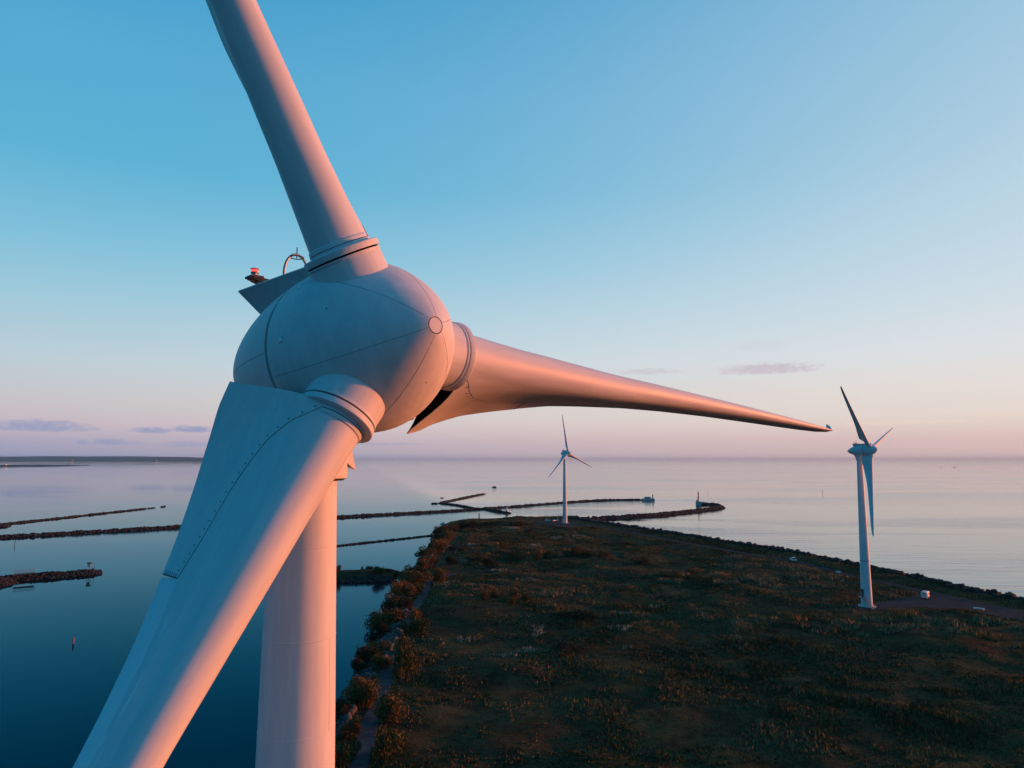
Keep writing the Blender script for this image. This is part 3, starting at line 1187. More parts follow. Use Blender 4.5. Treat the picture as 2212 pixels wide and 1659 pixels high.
def turbine(base, yaw, blade_deg, label, scale=1.0, full=True):
    t = thing("wind_turbine", label, "wind turbine", base, -yaw, "wind turbines on the headland", scale)
    tw = put("tower", ME_TOWER, t)
    put("flange", ME_FLANGE, tw)
    put("foundation", ME_FOOT, t)
    for nm, me in (("platform", ME_PLAT), ("stair", ME_STAIR), ("handrail", ME_RAIL), ("door", ME_DOOR)):
        put(nm, me, t, Matrix.Rotation(math.radians(-26), 4, 'Z'))
    nac = put("nacelle", ME_NAC, t, M_ROT)
    put("seam_ring", ME_SEAM, nac)
    put("tail_vent", ME_VENT, nac)
    put("tail_vent", ME_VENT, nac, Matrix.Scale(-1, 4, (1, 0, 0)))
    put("yaw_neck", ME_NECK, t)
    put("neck_fin", ME_NFIN, t)
    put("roof_flap", ME_FLAP, t)
    ar = put("sensor_arch", ME_ARCH, t)
    put("lightning_ring", ME_LRING, ar)
    put("wind_sensor", ME_SENSOR, t)
    for sx in (1, -1):
        Mx = Matrix.Scale(sx, 4, (1, 0, 0))
        br = put("beacon_bracket", ME_BRACK, t, Mx)
        Ml = Matrix.Translation((sx * BP.x, BP.y, BP.z)) @ Matrix.Scale(.66, 4)
        bc = put("beacon", ME_LHOUS, t, Ml)
        put("lens", ME_LENS, bc)
        put("lit_band", ME_LCORE, bc)
    Mr = M_ROT @ Matrix.Rotation(-math.radians(blade_deg), 4, 'Y')
    sp = put("spinner", ME_SPIN, t, Mr)
    put("nose_disc", ME_DISC, sp)
    for s, ph, me, nm in ((.62, -54, ME_PLUG, "vent_plug"), (.75, -91, ME_PLUG, "vent_plug"), (.1, 150, ME_PLUG, "vent_plug"),
                          (-.45, -75, ME_HOLE, "drain_hole"), (-.3, -12, ME_HOLE, "drain_hole"), (-.75, -150, ME_HOLE, "drain_hole"), (-1.2, 165, ME_HOLE, "drain_hole")):
        put(nm, me, sp, surf_frame(s, math.radians(ph) - PH0))
    for k in range(3):
        Mk = Matrix.Rotation(-2 * PI * k / 3, 4, 'Y')
        put("hub_collar", ME_COLLAR, sp, Mk)
        put("collar_fin", ME_CFIN, sp, Mk)
        b = put("blade", ME_BLADE, t, Mr @ Mk)
        put("root_collar", ME_RCOL, b)
        put("trailing_edge_fairing", ME_FAIR, b)
        put("winglet", ME_WING, b)
    return t


turbine(tuple(MAIN_BASE), YAW, -27.16, "huge near wind turbine filling the left foreground, its egg shaped hub close to the viewer")
bz = at(1873, 1310, GZ)
turbine((bz[0], bz[1], GZ), math.radians(133.85), -46.08, "white wind turbine at right beside the parking lot with one blade hanging straight down", 1.006)
bm = at((1900 + 538 / 2.458) / 1.736, (1500 + 1135 / 2.458) / 1.736, GZ)
turbine((bm[0], bm[1], GZ), math.radians(135.67), -7.97, "smallest and farthest wind turbine, at the tip of the headland by the breakwater", 1.037)


# ------------------------------------------------------------------ rocks
ico_v, ico_f = [], []
ph = (1 + 5 ** .5) / 2
for a, b in ((1, ph), (-1, ph), (1, -ph), (-1, -ph)):
    ico_v += [(0, a, b), (a, b, 0), (b, 0, a)]
ico_v = np.array(ico_v) / math.hypot(1, ph)
for i in range(12):
    for j in range(i + 1, 12):
        for k in range(j + 1, 12):
            if all(abs(np.linalg.norm(ico_v[p] - ico_v[q]) - 1.0515) < .01 for p, q in ((i, j), (j, k), (i, k))):
                nn = np.cross(ico_v[j] - ico_v[i], ico_v[k] - ico_v[i])
                ico_f.append((i, j, k) if nn @ ico_v[i] > 0 else (i, k, j))
ico_f = np.array(ico_f)


def rocks_mesh(name, cen, size, mat):
    """cen (n,3), size (n,): one mesh of angular boulders"""
    n = len(cen)
    v = ico_v[None] * (1 + rng.uniform(-.28, .28, (n, 12, 1)))
    v = v * rng.uniform(.7, 1.25, (n, 1, 3))
    a = rng.uniform(0, 2 * PI, n)
    ca, sa = np.cos(a), np.sin(a)
    x = v[:, :, 0] * ca[:, None] - v[:, :, 1] * sa[:, None]
    y = v[:, :, 0] * sa[:, None] + v[:, :, 1] * ca[:, None]
    v = np.stack([x, y, v[:, :, 2] * .85], -1) * size[:, None, None] + cen[:, None]
    f = (ico_f[None] + (np.arange(n) * 12)[:, None, None]).reshape(-1, 3)
    return np_mesh(name, v.reshape(-1, 3), f, mat)


def breakwater(name, label, path, w, h, rs, cat="breakwater", mat=ROCK, gap=None, dens=1.5, zfun=None, group=None):
    P = resample(path, 1.0)
    d = np.r_[0, np.cumsum(np.linalg.norm(np.diff(P, axis=0), axis=1))]
    L = d[-1]
    n = int(L * w / rs ** 2 * dens)
    s = rng.uniform(0, L, n)
    if gap is not None:
        keep = rng.random(n) < np.interp(s / L, [g[0] for g in gap], [g[1] for g in gap])
        cl = vnoise(s, s * 0, 9, 33) * .7 + vnoise(s, s * 0, 3, 12) * .3
        g2 = np.interp(s / L, [g[0] for g in gap], [g[1] for g in gap])
        s = s[keep & (cl < g2 + .1)]
        n = len(s)
    px, py = np.interp(s, d, P[:, 0]), np.interp(s, d, P[:, 1])
    T = np.gradient(P, axis=0)
    T /= np.linalg.norm(T, axis=1)[:, None]
    tx, ty = np.interp(s, d, T[:, 0]), np.interp(s, d, T[:, 1])
    o = np.clip(rng.normal(0, .33, n), -.5, .5)
    wv = w * (.85 + .3 * vnoise(s, s * 0, 14, 3))
    taper = np.clip(np.minimum(s, L - s) / (w * .6) + .45, 0, 1)
    z = h * (1 - np.abs(o) * 1.9) * taper * (.85 + .3 * vnoise(s, s * 0, 6, 8)) - rs * .25
    x, y = px + ty * o * wv, py - tx * o * wv
    if zfun is not None:
        z = zfun(x, y, o)
    me = rocks_mesh(name, np.stack([x, y, z], 1), rs * rng.uniform(.45, .95, n), mat)
    if gap is None and zfun is None:
        # rubble core so that no water shows between the boulders
        rows = []
        for f, zz in ((-.5, -.6), (-.22, h * .5), (0, h * .72), (.22, h * .5), (.5, -.6)):
            rows.append(np.stack([P[:, 0] + T[:, 1] * f * w, P[:, 1] - T[:, 0] * f * w, np.full(len(P), zz)], 1))
        Vv = np.stack(rows, 1).reshape(-1, 3)
        idx = np.arange(len(P) * 5).reshape(-1, 5)
        Ff = np.stack([idx[:-1, :-1], idx[:-1, 1:], idx[1:, 1:], idx[1:, :-1]], -1).reshape(-1, 4)
        core = np_mesh(name + "_core", Vv, Ff, mat)
        import bmesh
        bm_ = bmesh.new()
        bm_.from_mesh(me)
        bm_.from_mesh(core)
        bm_.to_mesh(me)
        bm_.free()
        bpy.data.meshes.remove(core)
    return tag(put(name, me), label, cat, group)


GB = "rock breakwaters around the harbour"
breakwater("breakwater", "longest rock breakwater, crossing from the left edge to the small yellow harbour light",
           [(-380, 330), at(0, 1162), at(200, 1151), at(389, 1140), at(727, 1118.5), at(1000, 1103.5), at(1210, 1088), at(1300, 1082), at(1385, 1081)], 6.5, 1.6, 1.05, group=GB)
breakwater("breakwater", "dark rock breakwater running from behind the farthest turbine out to the striped lighthouse",
           [at(1222, 1126), at(1290, 1122), at(1387, 1117), at(1469, 1109), at(1535, 1101.5), at(1556, 1097), at(1540, 1091.5), at(1512, 1090)], 8.0, 2.2, 1.25, group=GB)
breakwater("breakwater", "V shaped rock breakwater beyond the long one, its upper arm ending in loose stones",
           [at(1040, 1101), at(1018, 1098), at(985, 1092), at(953, 1087.8), at(968, 1083.5), at(1010, 1074.5), at(1048, 1067)], 4.2, 1.2, 1.05, group=GB, gap=[(0, 1), (.78, 1), (.85, .8), (.93, .55), (1, .3)], dens=3.0)
breakwater("rock_spur", "short rock spur pointing towards the headland, with a small white beacon on its tip",
           [at(1046, 1100), at(1062, 1104), at(1082, 1107.5), at(1099, 1109.5)], 6.5, 1.7, 1.1, group=GB)
breakwater("rock_line", "low broken line of stones fading out across the water at upper left",
           [(-520, 380), at(-60, 1142), at(0, 1134), at(112, 1122), at(200, 1112), at(300, 1101), at(345, 1096), at(392, 1090)], 3.6, .9, .95,
           gap=[(0, 1), (.55, 1), (.7, .75), (.86, .5), (.93, .16), (1, .1)], dens=2.0, group=GB)
breakwater("rock_line", "thin dark string of stones from the near tower to the shrubs on the shore",
           [at(640, 1190), at(727, 1180), at(790, 1173), at(860, 1165.5), at(935, 1157)], 2.2, .55, .75, gap=[(0, .9), (1, .9)], dens=2.4, group=GB)
breakwater("rock_pier", "low rock pier at the left edge carrying a small white and red marker frame",
           [(-260, 215), at(-60, 1270), at(0, 1256), at(70, 1249), at(150, 1243), at(218, 1237)], 9.0, 1.7, .75, mat=ROCK, group=GB)
for u, v, sz, lb in ((940, 1088.5, 2.6, "single dark boulder islet left of the V shaped breakwater"), (953, 1076, 1.4, "small rock awash behind the tip of the V shaped breakwater"),
                     (1068, 1053.5, 3.2, "flat far skerry alone on the open water above the V shaped breakwater")):
    p = at(u, v)
    k = 7
    cen = np.stack([p[0] + rng.normal(0, sz * .6, k), p[1] + rng.normal(0, sz * .3, k), rng.uniform(-.2, .35, k) * sz * .5], 1)
    tag(put("islet", rocks_mesh("islet", cen, np.full(k, sz * .6), ROCK)), lb, "islet", "rock islets")


def shore_z(x, y, o):
    return np.maximum(ground_z(x, y), -.2) + rng.uniform(.1, 1.1, np.shape(x)) * np.where(np.abs(o) < .3, 1, .4)


breakwater("rock_revetment", "long wall of boulders between the shore road and the open sea on the right",
           [at(1232, 1126)] + [(p[0] - 1.5, p[1] - .5) for p in shore_right[:10]], 6.5, 2.6, 1.5, "rock revetment", zfun=shore_z, dens=2.4)
breakwater("rock_bank", "pale stones along the left bank between the gravel track shrubs and the calm basin",
           [(p[0] + 1.5, p[1]) for p in shore_left[2:]], 5.0, 2.0, .9, "rock bank", mat=ROCKL, zfun=lambda x, y, o: np.maximum(ground_z(x, y), -.2) + rng.uniform(-.1, .35, np.shape(x)), dens=1.3)
breakwater("rock_bank", "dark stone facing of the grassy dam behind the near tower",
           [(-90, 262), (-84, 256.5), (-50, 261), (-42, 262)], 4.0, 2.0, 1.0, "rock bank", mat=ROCK, zfun=lambda x, y, o: np.maximum(ground_z(x, y), -.2) + rng.uniform(-.1, .3, np.shape(x)), dens=2.2)


# ------------------------------------------------------------------ vegetation
def bush_mesh(name, pal, seed, n=3000, lumps=10, upright=0.0):
    g = np.random.default_rng(seed)
    # foliage clumps: several overlapping lobes, leaves near their skins
    c = np.stack([g.normal(0, .42, lumps), g.normal(0, .42, lumps), g.uniform(.35, 1.05, lumps)], 1)
    r = g.uniform(.32, .62, lumps)
    which = g.integers(0, lumps, n)
    d = g.normal(0, 1, (n, 3))
    d /= np.linalg.norm(d, axis=1)[:, None]
    P = c[which] + d * (r[which] * g.uniform(.45, 1.12, n) ** .6)[:, None]
    P[:, 2] = np.abs(P[:, 2])
    # twiggy outline
    k = g.random(n) < .12
    P[k] += d[k] * g.uniform(.05, .25, (k.sum(), 1)) + np.array([0, 0, .08])
    t1 = g.normal(0, 1, (n, 3)) + np.array([0, 0, upright])
    t1 /= np.linalg.norm(t1, axis=1)[:, None]
    t2 = np.cross(t1, g.normal(0, 1, (n, 3)))
    t2 /= np.linalg.norm(t2, axis=1)[:, None]
    s = g.uniform(.035, .085, n)[:, None]
    q = np.stack([P - t1 * s * 1.3, P + t2 * s * .7, P + t1 * s * 1.3, P - t2 * s * .7], 1).reshape(-1, 3)
    f = np.arange(n * 4).reshape(n, 4)
    pal = np.array(pal)
    tone = (g.random(lumps)[which] * .6 + g.random(n) * .4)[:, None]
    tint = (pal[0] * (1 - tone) + pal[1] * tone) * g.uniform(.65, 1.35, (n, 1))
    return np_mesh(name, q, f, LEAF, tint)


RUSTP = [(.09, .056, .018), (.26, .125, .032)]
OLIVEP = [(.036, .042, .016), (.12, .1, .03)]
DARKB = [(.022, .022, .012), (.06, .045, .02)]
BROWNP = [(.055, .04, .016), (.17, .095, .032)]
PROTO = {'r': [bush_mesh("foliage", RUSTP, s) for s in (1, 2)], 'o': [bush_mesh("foliage", OLIVEP, s) for s in (3, 4)],
         'd': [bush_mesh("foliage", DARKB, s) for s in (5, 6)], 'b': [bush_mesh("foliage", BROWNP, s) for s in (7, 8)],
         'w': [bush_mesh("foliage", OLIVEP, s, 3000, 12, 2.5) for s in (9, 10)]}
mb = MB()
for k in range(7):
    a = k * 2.4
    mb.tube([(.04 * math.cos(a), .04 * math.sin(a), -.1), (.2 * math.cos(a), .2 * math.sin(a), .35), (.42 * math.cos(a + .3), .42 * math.sin(a + .3), .85)], .035, 5, 0, .01)
ME_STEM = mb.mesh("stem", [BARK])
ORD = ["first", "second", "third", "fourth", "fifth", "sixth", "seventh", "eighth", "ninth", "tenth", "eleventh", "twelfth", "thirteenth", "fourteenth", "fifteenth", "sixteenth",
       "seventeenth", "eighteenth", "nineteenth", "twentieth", "twenty-first", "twenty-second", "twenty-third", "twenty-fourth", "twenty-fifth", "twenty-sixth", "twenty-seventh", "twenty-eighth", "twenty-ninth", "thirtieth",
       "thirty-first", "thirty-second"]
KNAME = {'r': "rust orange", 'o': "olive green", 'd': "nearly black", 'b': "brown", 'w': "upright yellow green"}
nb_ = 0


def shrub(u, v, wpx, hpx, kind, label, group):
    """foot at (u, v); width and height as seen"""
    global nb_
    z = GZ
    for _ in range(3):
        x, y = at(u, v, z)
        z = float(ground_z(x, y))
    k = y * 1.02 / F_PX
    w, h = wpx * k, hpx * k
    y += w * .35
    z = float(ground_z(x, y))
    t = thing("shrub", label, "shrub", (x, y, z - .1), rng.uniform(0, 6.28), group)
    t.scale = (w / 1.95, w / 1.95, max(h / 1.45, w * .1))
    put("foliage", PROTO[kind][nb_ % 2], t)
    put("stem", ME_STEM, t)
    nb_ += 1


def c2(x, y):
    return 691.3 + x / 3.84, 1094.5 + y / 3.84


def c3(x, y):
    return 691.3 + x / 3.84, 1325 + y / 3.84


row = []     # water side of the gravel track, far to near: (u, v, w, h, kind)
for x, y, w, h, k in ((1440, 165, 60, 30, 'd'), (1385, 165, 80, 34, 'd'), (1330, 168, 60, 26, 'b'), (1240, 185, 90, 60, 'd'), (1175, 185, 90, 48, 'd'), (1110, 200, 80, 50, 'b'), (1060, 225, 95, 55, 'b'), (1000, 225, 80, 55, 'd'), (960, 240, 60, 40, 'd'),
                      (1045, 285, 125, 70, 'r'), (965, 290, 85, 55, 'd'), (985, 385, 130, 95, 'r'), (925, 375, 80, 80, 'b'), (880, 425, 130, 75, 'b'), (850, 470, 85, 50, 'd'), (910, 500, 120, 85, 'b'), (850, 540, 110, 80, 'r'),
                      (745, 575, 110, 70, 'b'), (830, 610, 130, 90, 'd'), (760, 655, 170, 95, 'r'), (690, 600, 60, 60, 'd'), (640, 765, 120, 115, 'r'), (720, 780, 120, 110, 'b'), (600, 870, 130, 120, 'b'), (700, 860, 110, 90, 'd'), (560, 900, 80, 60, 'd'),
                      (590, 1000, 170, 120, 'b'), (470, 1060, 150, 150, 'r'), (520, 1090, 120, 110, 'd'), (640, 960, 110, 90, 'd'), (450, 1120, 100, 70, 'd')):
    row.append(c2(x, y) + (w / 3.84, h / 3.84, k))
for x, y, w, h, k in ((470, 370, 180, 110, 'b'), (400, 440, 190, 130, 'd'), (500, 470, 120, 100, 'o'), (320, 510, 110, 110, 'd'), (310, 790, 190, 190, 'r'), (390, 800, 110, 150, 'r'), (190, 870, 160, 110, 'd'),
                      (290, 985, 90, 90, 'r'), (190, 1040, 150, 90, 'd'), (170, 1270, 170, 140, 'o'), (230, 1180, 80, 70, 'b'), (60, 1300, 150, 120, 'd')):
    row.append(c3(x, y) + (w / 3.84, h / 3.84, k))
for i, (u, v, w, h, k) in enumerate(row):
    o = ORD[i] if i < 32 else ORD[len(row) - 1 - i]
    lb = "%s shrub between gravel track and basin, %s from the far end" % (KNAME[k], o) if i < 32 else "%s shrub between gravel track and basin, %s from the near end" % (KNAME[k], o)
    shrub(u, v, w * 1.12, h * 1.1, k, lb, "shrubs between track and basin")
row = []
for x, y, w, h, k in ((980, 630, 100, 100, 'r'), (800, 735, 80, 85, 'o'), (790, 1000, 110, 120, 'r'), (785, 1080, 130, 130, 'o')):
    row.append(c2(x, y) + (w / 3.84, h / 3.84, k))
for x, y, w, h, k in ((710, 340, 140, 130, 'w'), (690, 510, 160, 210, 'w'), (550, 940, 205, 205, 'r'), (540, 1215, 200, 215, 'w'), (640, 545, 40, 70, 'o')):
    row.append(c3(x, y) + (w / 3.84, h / 3.84, k))
for i, (u, v, w, h, k) in enumerate(row):
    shrub(u, v, w * 1.08, h * 1.05, k, "%s shrub on the field side of the gravel track, %s from the junction" % (KNAME[k], ORD[i]), "shrubs on the field side of the track")
fld = [(1520, 365, 80, 65, 'r', "rust orange shrub standing alone in the upper field"), (1100, 365, 70, 35, 'd', "low nearly black shrub where the grass lane bends"),
       (1370, 775, 90, 65, 'r', "left one of the two joined rust shrubs in mid field"), (1440, 755, 70, 65, 'b', "right one of the two joined rust shrubs in mid field"),
       (1610, 765, 70, 60, 'b', "small brown shrub, uppermost of the three in mid field"), (1712, 785, 60, 60, 'b', "small brown shrub, rightmost of the three in mid field"), (1585, 828, 75, 60, 'r', "small rust shrub, nearest of the three in mid field"),
       (2130, 415, 95, 75, 'r', "round rust shrub at the left of the tall reed belt"), (2060, 410, 90, 50, 'b', "low brown shrub left of the round rust one at the reed belt"),
       (1640, 445, 90, 70, 'o', "olive shrub at the left end of the orange reed clump"), (1800, 450, 80, 70, 'r', "rust shrub at the right end of the orange reed clump"), (1885, 430, 55, 55, 'o', "olive shrub just right of the orange reed clump"),
       (1410, 505, 120, 70, 'd', "dark shrub in front of the orange reed clump"), (1280, 460, 140, 60, 'b', "wide brown shrub left of the orange reed clump"), (1090, 480, 100, 60, 'd', "dark shrub beside the grass lane near the junction"),
       (1180, 370, 60, 35, 'b', "low brown shrub right of the grass lane"), (1740, 215, 70, 32, 'b', "low brown shrub on the far field below the turbine"), (1620, 160, 160, 40, 'b', "broad low brown thicket on the far shore skyline"),
       (1410, 215, 60, 22, 'd', "small dark shrub on the far field"), (1270, 205, 40, 22, 'd', "smallest dark shrub under the far shore row"), (2060, 930, 170, 60, 'b', "wide brown thicket at right of the mid field"), (2180, 960, 150, 75, 'd', "wide nearly black thicket at right of the mid field")]
for x, y, w, h, k, lb in fld:
    u, v = c2(x, y)
    shrub(u, v, w / 3.84, h / 3.84, k, lb, "shrubs in the field")


def c4(x, y):
    return (2000 + x / 1.843) / 1.736, (1900 + y / 1.843) / 1.736


for x, y, w, h, k, lb in ((300, 345, 80, 60, 'r', "round rust shrub in the middle of the reed belt"), (380, 350, 90, 45, 'b', "brown shrub right of the middle of the reed belt"), (480, 355, 90, 45, 'b', "brown shrub at the right end of the reed belt"),
                          (750, 400, 130, 45, 'b', "low brown thicket right of the reed belt"), (415, 160, 90, 22, 'r', "low rust thicket beside the shore road near the far turbine"), (655, 262, 80, 22, 'r', "low rust tuft below the shore road"),
                          (300, 790, 200, 60, 'd', "dark mound of scrub at lower mid field"), (250, 1020, 190, 55, 'd', "dark mound of scrub nearest the viewer"), (1110, 465, 110, 30, 'r', "rust thicket in the middle of the right field"), (960, 490, 130, 36, 'b', "brown thicket left of the right field rust one")):
    u, v = c4(x, y)
    shrub(u, v, w / 3.2, h / 3.2, k, lb, "shrubs in the field")
# dam shrubs
for x, y, w, h, k, lb in ((385, 590, 62, 62, 'o', "tallest olive shrub on the grassy dam"), (478, 600, 80, 55, 'o', "broad olive shrub on the grassy dam"), (148, 605, 45, 45, 'o', "olive shrub on the dam close beside the tower"),
                          (555, 560, 62, 26, 'd', "low dark shrub on the back edge of the dam"), (625, 575, 34, 48, 'd', "thin dark shrub where the dam meets the shore")):
    u, v = c2(x, y)
    shrub(u, v, w / 3.84, h / 3.84, k, lb, "shrubs on the dam")


# grass and reeds
def tufts(name, x, y, h, w, pal, seed, blades=3, lean=.5):
    g = np.random.default_rng(seed)
    n = len(x)
    z = ground_z(x, y)
    a = g.uniform(0, 2 * PI, (n, blades))
    bx = x[:, None] + g.normal(0, .22, (n, blades))
    by = y[:, None] + g.normal(0, .22, (n, blades))
    hh = h[:, None] * g.uniform(.6, 1.15, (n, blades))
    ww = w[:, None] * g.uniform(.6, 1.2, (n, blades))
    lx = np.cos(a + 1.3) * hh * lean * g.random((n, blades))
    ly = np.sin(a + 1.3) * hh * lean * g.random((n, blades))
    zz = np.repeat(z[:, None], blades, 1) - .08
    A = np.stack([bx - np.cos(a) * ww, by - np.sin(a) * ww, zz], -1)
    B = np.stack([bx + np.cos(a) * ww, by + np.sin(a) * ww, zz], -1)
    C = np.stack([bx + lx, by + ly, zz + hh], -1)
    Vv = np.stack([A, B, C], 2).reshape(-1, 3)
    Ff = np.arange(len(Vv)).reshape(-1, 3)
    t = g.random((n, 1))
    c = (np.array(pal[0]) * (1 - t) + np.array(pal[1]) * t)
    return Vv, Ff, np.repeat(c, blades, 0) * g.uniform(.75, 1.25, (n * blades, 1))


def merge(name, parts, mat):
    off, Vs, Fs, Ts = 0, [], [], []
    for v, f, t in parts:
        Vs.append(v)
        Fs.append(f + off)
        Ts.append(t)
        off += len(v)
    return tag(put(name, np_mesh(name, np.concatenate(Vs), np.concatenate(Fs), mat, np.concatenate(Ts))), kind='stuff')


def scatter(n, seed):
    g = np.random.default_rng(seed)
    # more of them near the viewer
    y = 82 + (520 - 82) * g.random(n) ** 1.9
    x = g.uniform(-50, 160, n)
    vis = (np.abs(x) < y * .78 + 8)
    x, y = x[vis], y[vis]
    dk = np.minimum.reduce([seg_dist(x, y, trackL) - 1.4, seg_dist(x, y, roadR) - 2.3, np.where(inside(x, y, lot), -1, 1), np.where(inside(x, y, lotF), -1, 1), np.where(inside(x, y, plaza), -1, 1)])
    ok = inside(x, y, LAND) & (seg_dist(x, y, LAND, True) > 3.5) & (dk > 0) & (seg_dist(x, y, laneL) > 1.0)
    return x[ok], y[ok]


x, y = scatter(240000, 1)
dens = fbm(x, y, 30, 40)
k = rng.random(len(x)) < .35 + .65 * np.clip((dens - .35) / .3, 0, 1)
x, y, dens = x[k], y[k], dens[k]
hh = .18 + .5 * np.clip(dens - .3, 0, 1) + .15 * rng.random(len(x))
dist_w = np.clip(y / 320, .22, 1)
clump = np.clip((fbm(x, y, 5.5, 140, 3) - .38) / .3, 0, 1)
hh = hh * (.45 + 1.3 * clump)
gv, gf, gt = tufts("g", x, y, hh, .12 + .26 * dist_w, [(.030, .038, .014), (.095, .080, .030)], 5)
tan = np.clip((fbm(x, y, 17, 91, 4) - .45) / .16, 0, 1)
tan = np.repeat((tan * (.4 + .6 * clump))[:, None], 3, 0)
gt = gt * (1 - tan) + tan * (np.array([.21, .145, .066]) * rng.uniform(.5, 1.4, (len(gt), 1)))
g1 = (gv, gf, gt)
sel = fbm(x, y, 18, 71) > .56
g2 = tufts("g", x[sel], y[sel], hh[sel] * 1.2, .1 + .2 * dist_w[sel], [(.13, .085, .038), (.23, .165, .08)], 6)
merge("grass", [g1, g2], GRASSM)

# reed and tall herb beds: patches of stiff pale or rusty stalks (u, v, half width, half depth in survey px, kind)
beds = []
for x, y, hw, hd, kind in ((1720, 425, 120, 22, 'r'), (1400, 332, 90, 8, 'r'), (1200, 330, 120, 10, 'p'), (1750, 325, 80, 12, 'p'), (1960, 250, 50, 18, 'p'), (2150, 245, 60, 20, 'p'), (1560, 180, 90, 9, 'p'), (1870, 240, 40, 8, 'p'),
                           (1100, 690, 200, 12, 'p'), (1000, 640, 100, 20, 'p'), (1860, 610, 90, 25, 'p'), (1750, 625, 110, 20, 'p'), (1480, 540, 70, 14, 'p'), (1120, 460, 110, 20, 'p'), (1220, 610, 130, 14, 'p'), (1860, 740, 130, 24, 'b'), (2050, 720, 120, 22, 'b'),
                           (1820, 850, 70, 18, 'p'), (1200, 1090, 90, 22, 'p'), (1220, 970, 60, 10, 'p'), (1850, 1040, 120, 50, 'p'), (2110, 1030, 70, 20, 'p'), (1490, 1160, 100, 24, 'p'), (1710, 1190, 100, 30, 'p'), (1540, 1250, 110, 26, 'p'), (1420, 1260, 50, 16, 'p')):
    beds.append(c2(x, y) + (hw / 3.84, hd / 3.84, kind))
for x, y, hw, hd, kind in ((400, 305, 110, 14, 'r'), (260, 310, 60, 14, 'r'), (60, 345, 60, 16, 'r'), (300, 460, 30, 8, 'p'), (990, 480, 90, 20, 'b'), (950, 530, 90, 16, 'b'), (1110, 450, 60, 10, 'r'), (1330, 365, 130, 12, 'b'), (1400, 420, 160, 20, 'b'), (1300, 490, 100, 18, 'b'), (1560, 520, 120, 24, 'b'), (1330, 550, 90, 22, 'b'), (1650, 560, 90, 16, 'b'),
                           (1800, 440, 160, 16, 'b'), (1850, 500, 130, 20, 'b'), (2100, 500, 110, 22, 'b'), (2050, 560, 120, 16, 'b'), (1100, 710, 80, 10, 'r'), (880, 760, 90, 16, 'p'), (1180, 775, 60, 16, 'p'), (640, 745, 90, 10, 'p'), (600, 860, 90, 26, 'p'), (420, 950, 50, 30, 'p'), (640, 985, 40, 12, 'p'), (830, 690, 40, 10, 'p'),
                           (1520, 800, 180, 14, 'b'), (1440, 830, 70, 26, 'b'), (1680, 830, 60, 20, 'b'), (1660, 890, 80, 14, 'p'), (1390, 905, 60, 14, 'p'), (1820, 790, 70, 16, 'r'), (1900, 850, 120, 20, 'b'), (2100, 900, 110, 24, 'r'), (2000, 870, 80, 14, 'b'), (2120, 830, 120, 30, 'b'), (870, 1000, 60, 14, 'p'), (1480, 985, 80, 12, 'p')):
    beds.append(c4(x, y) + (hw / 3.2, hd / 3.2, kind))


def c5(x, y):
    return (2600 + x / 1.784) / 1.736, (1950 + y / 1.784) / 1.736


for x, y, hw, hd, kind in ((1450, 650, 160, 20, 'r'), (1650, 700, 160, 30, 'b'), (1250, 680, 110, 16, 'b'), (1900, 625, 60, 12, 'r'), (2050, 700, 150, 30, 'b'), (1850, 760, 170, 30, 'b'), (1450, 740, 160, 20, 'b'), (2000, 800, 150, 20, 'r'), (1680, 800, 130, 20, 'b'), (1300, 760, 100, 14, 'b'), (1100, 790, 100, 14, 'b'), (880, 740, 110, 12, 'r'), (1350, 490, 110, 14, 'r'), (1280, 520, 110, 14, 'b'), (950, 560, 90, 14, 'b'), (2120, 850, 90, 20, 'b'), (760, 380, 160, 12, 'b'), (1080, 400, 100, 10, 'r')):
    beds.append(c5(x, y) + (hw / 3.097, hd / 3.097, kind))
PALS = {'r': [(.16, .075, .028), (.38, .19, .065)], 'p': [(.18, .15, .11), (.48, .40, .29)], 'b': [(.12, .082, .045), (.36, .25, .13)]}
parts = []
for i, (u, v, hw, hd, kind) in enumerate(beds):
    xc, yc = at(u, v, GZ)
    a = hw * yc / F_PX
    b = abs(at(u, v - hd, GZ)[1] - at(u, v + hd, GZ)[1]) / 2
    n = int(min(2600, 1.3 * a * b * 3.14 * (2.2 if kind == 'b' else 1.4)))
    g = np.random.default_rng(100 + i)
    th = g.uniform(0, 2 * PI, n)
    rr = np.sqrt(g.random(n))
    x = xc + a * rr * np.cos(th)
    y = yc + b * rr * np.sin(th)
    keep = (fbm(x, y, 6, 17 + i % 5, 3) > .40 + .12 * rr)
    x, y = x[keep], y[keep]
    ok = (seg_dist(x, y, roadR) > 2.6) & ~inside(x, y, lot) & inside(x, y, LAND) & (seg_dist(x, y, trackL) > 2)
    x, y = x[ok], y[ok]
    if len(x) == 0:
        continue
    dw = np.clip(y / 300, .3, 1.1)
    H = {'r': 1.6, 'p': .85, 'b': 1.3}[kind]
    parts.append(tufts("t", x, y, H * (.5 + .5 * g.random(len(x))), (.09 if kind == 'p' else .2) + (.14 if kind == 'p' else .22) * dw, PALS[kind], 300 + i, 3, .25))
merge("reeds", parts, GRASSM)


# ------------------------------------------------------------------ vehicles and small things
def wheel(parent, x, y, r=.34, w=.22):
    mb = MB()
    Mx = Matrix.Translation((x, y, r)) @ Matrix.Rotation(PI / 2, 4, 'X')
    mb.lathe([(-w / 2, r * .62), (-w / 2, r * .95), (-w / 2 + .03, r), (w / 2 - .03, r), (w / 2, r * .95), (w / 2, r * .62)], 20, 0, M=Mx)
    o = build(mb, "wheel", RUBBER, parent, True, 35)
    mb = MB()
    mb.lathe([(-w / 2 - .005, .03), (-w / 2 + .02, r * .6), (w / 2 - .02, r * .6), (w / 2 + .005, .03)], 16, 0, M=Mx, cap=True)
    build(mb, "rim", GALV, o, True, 35)


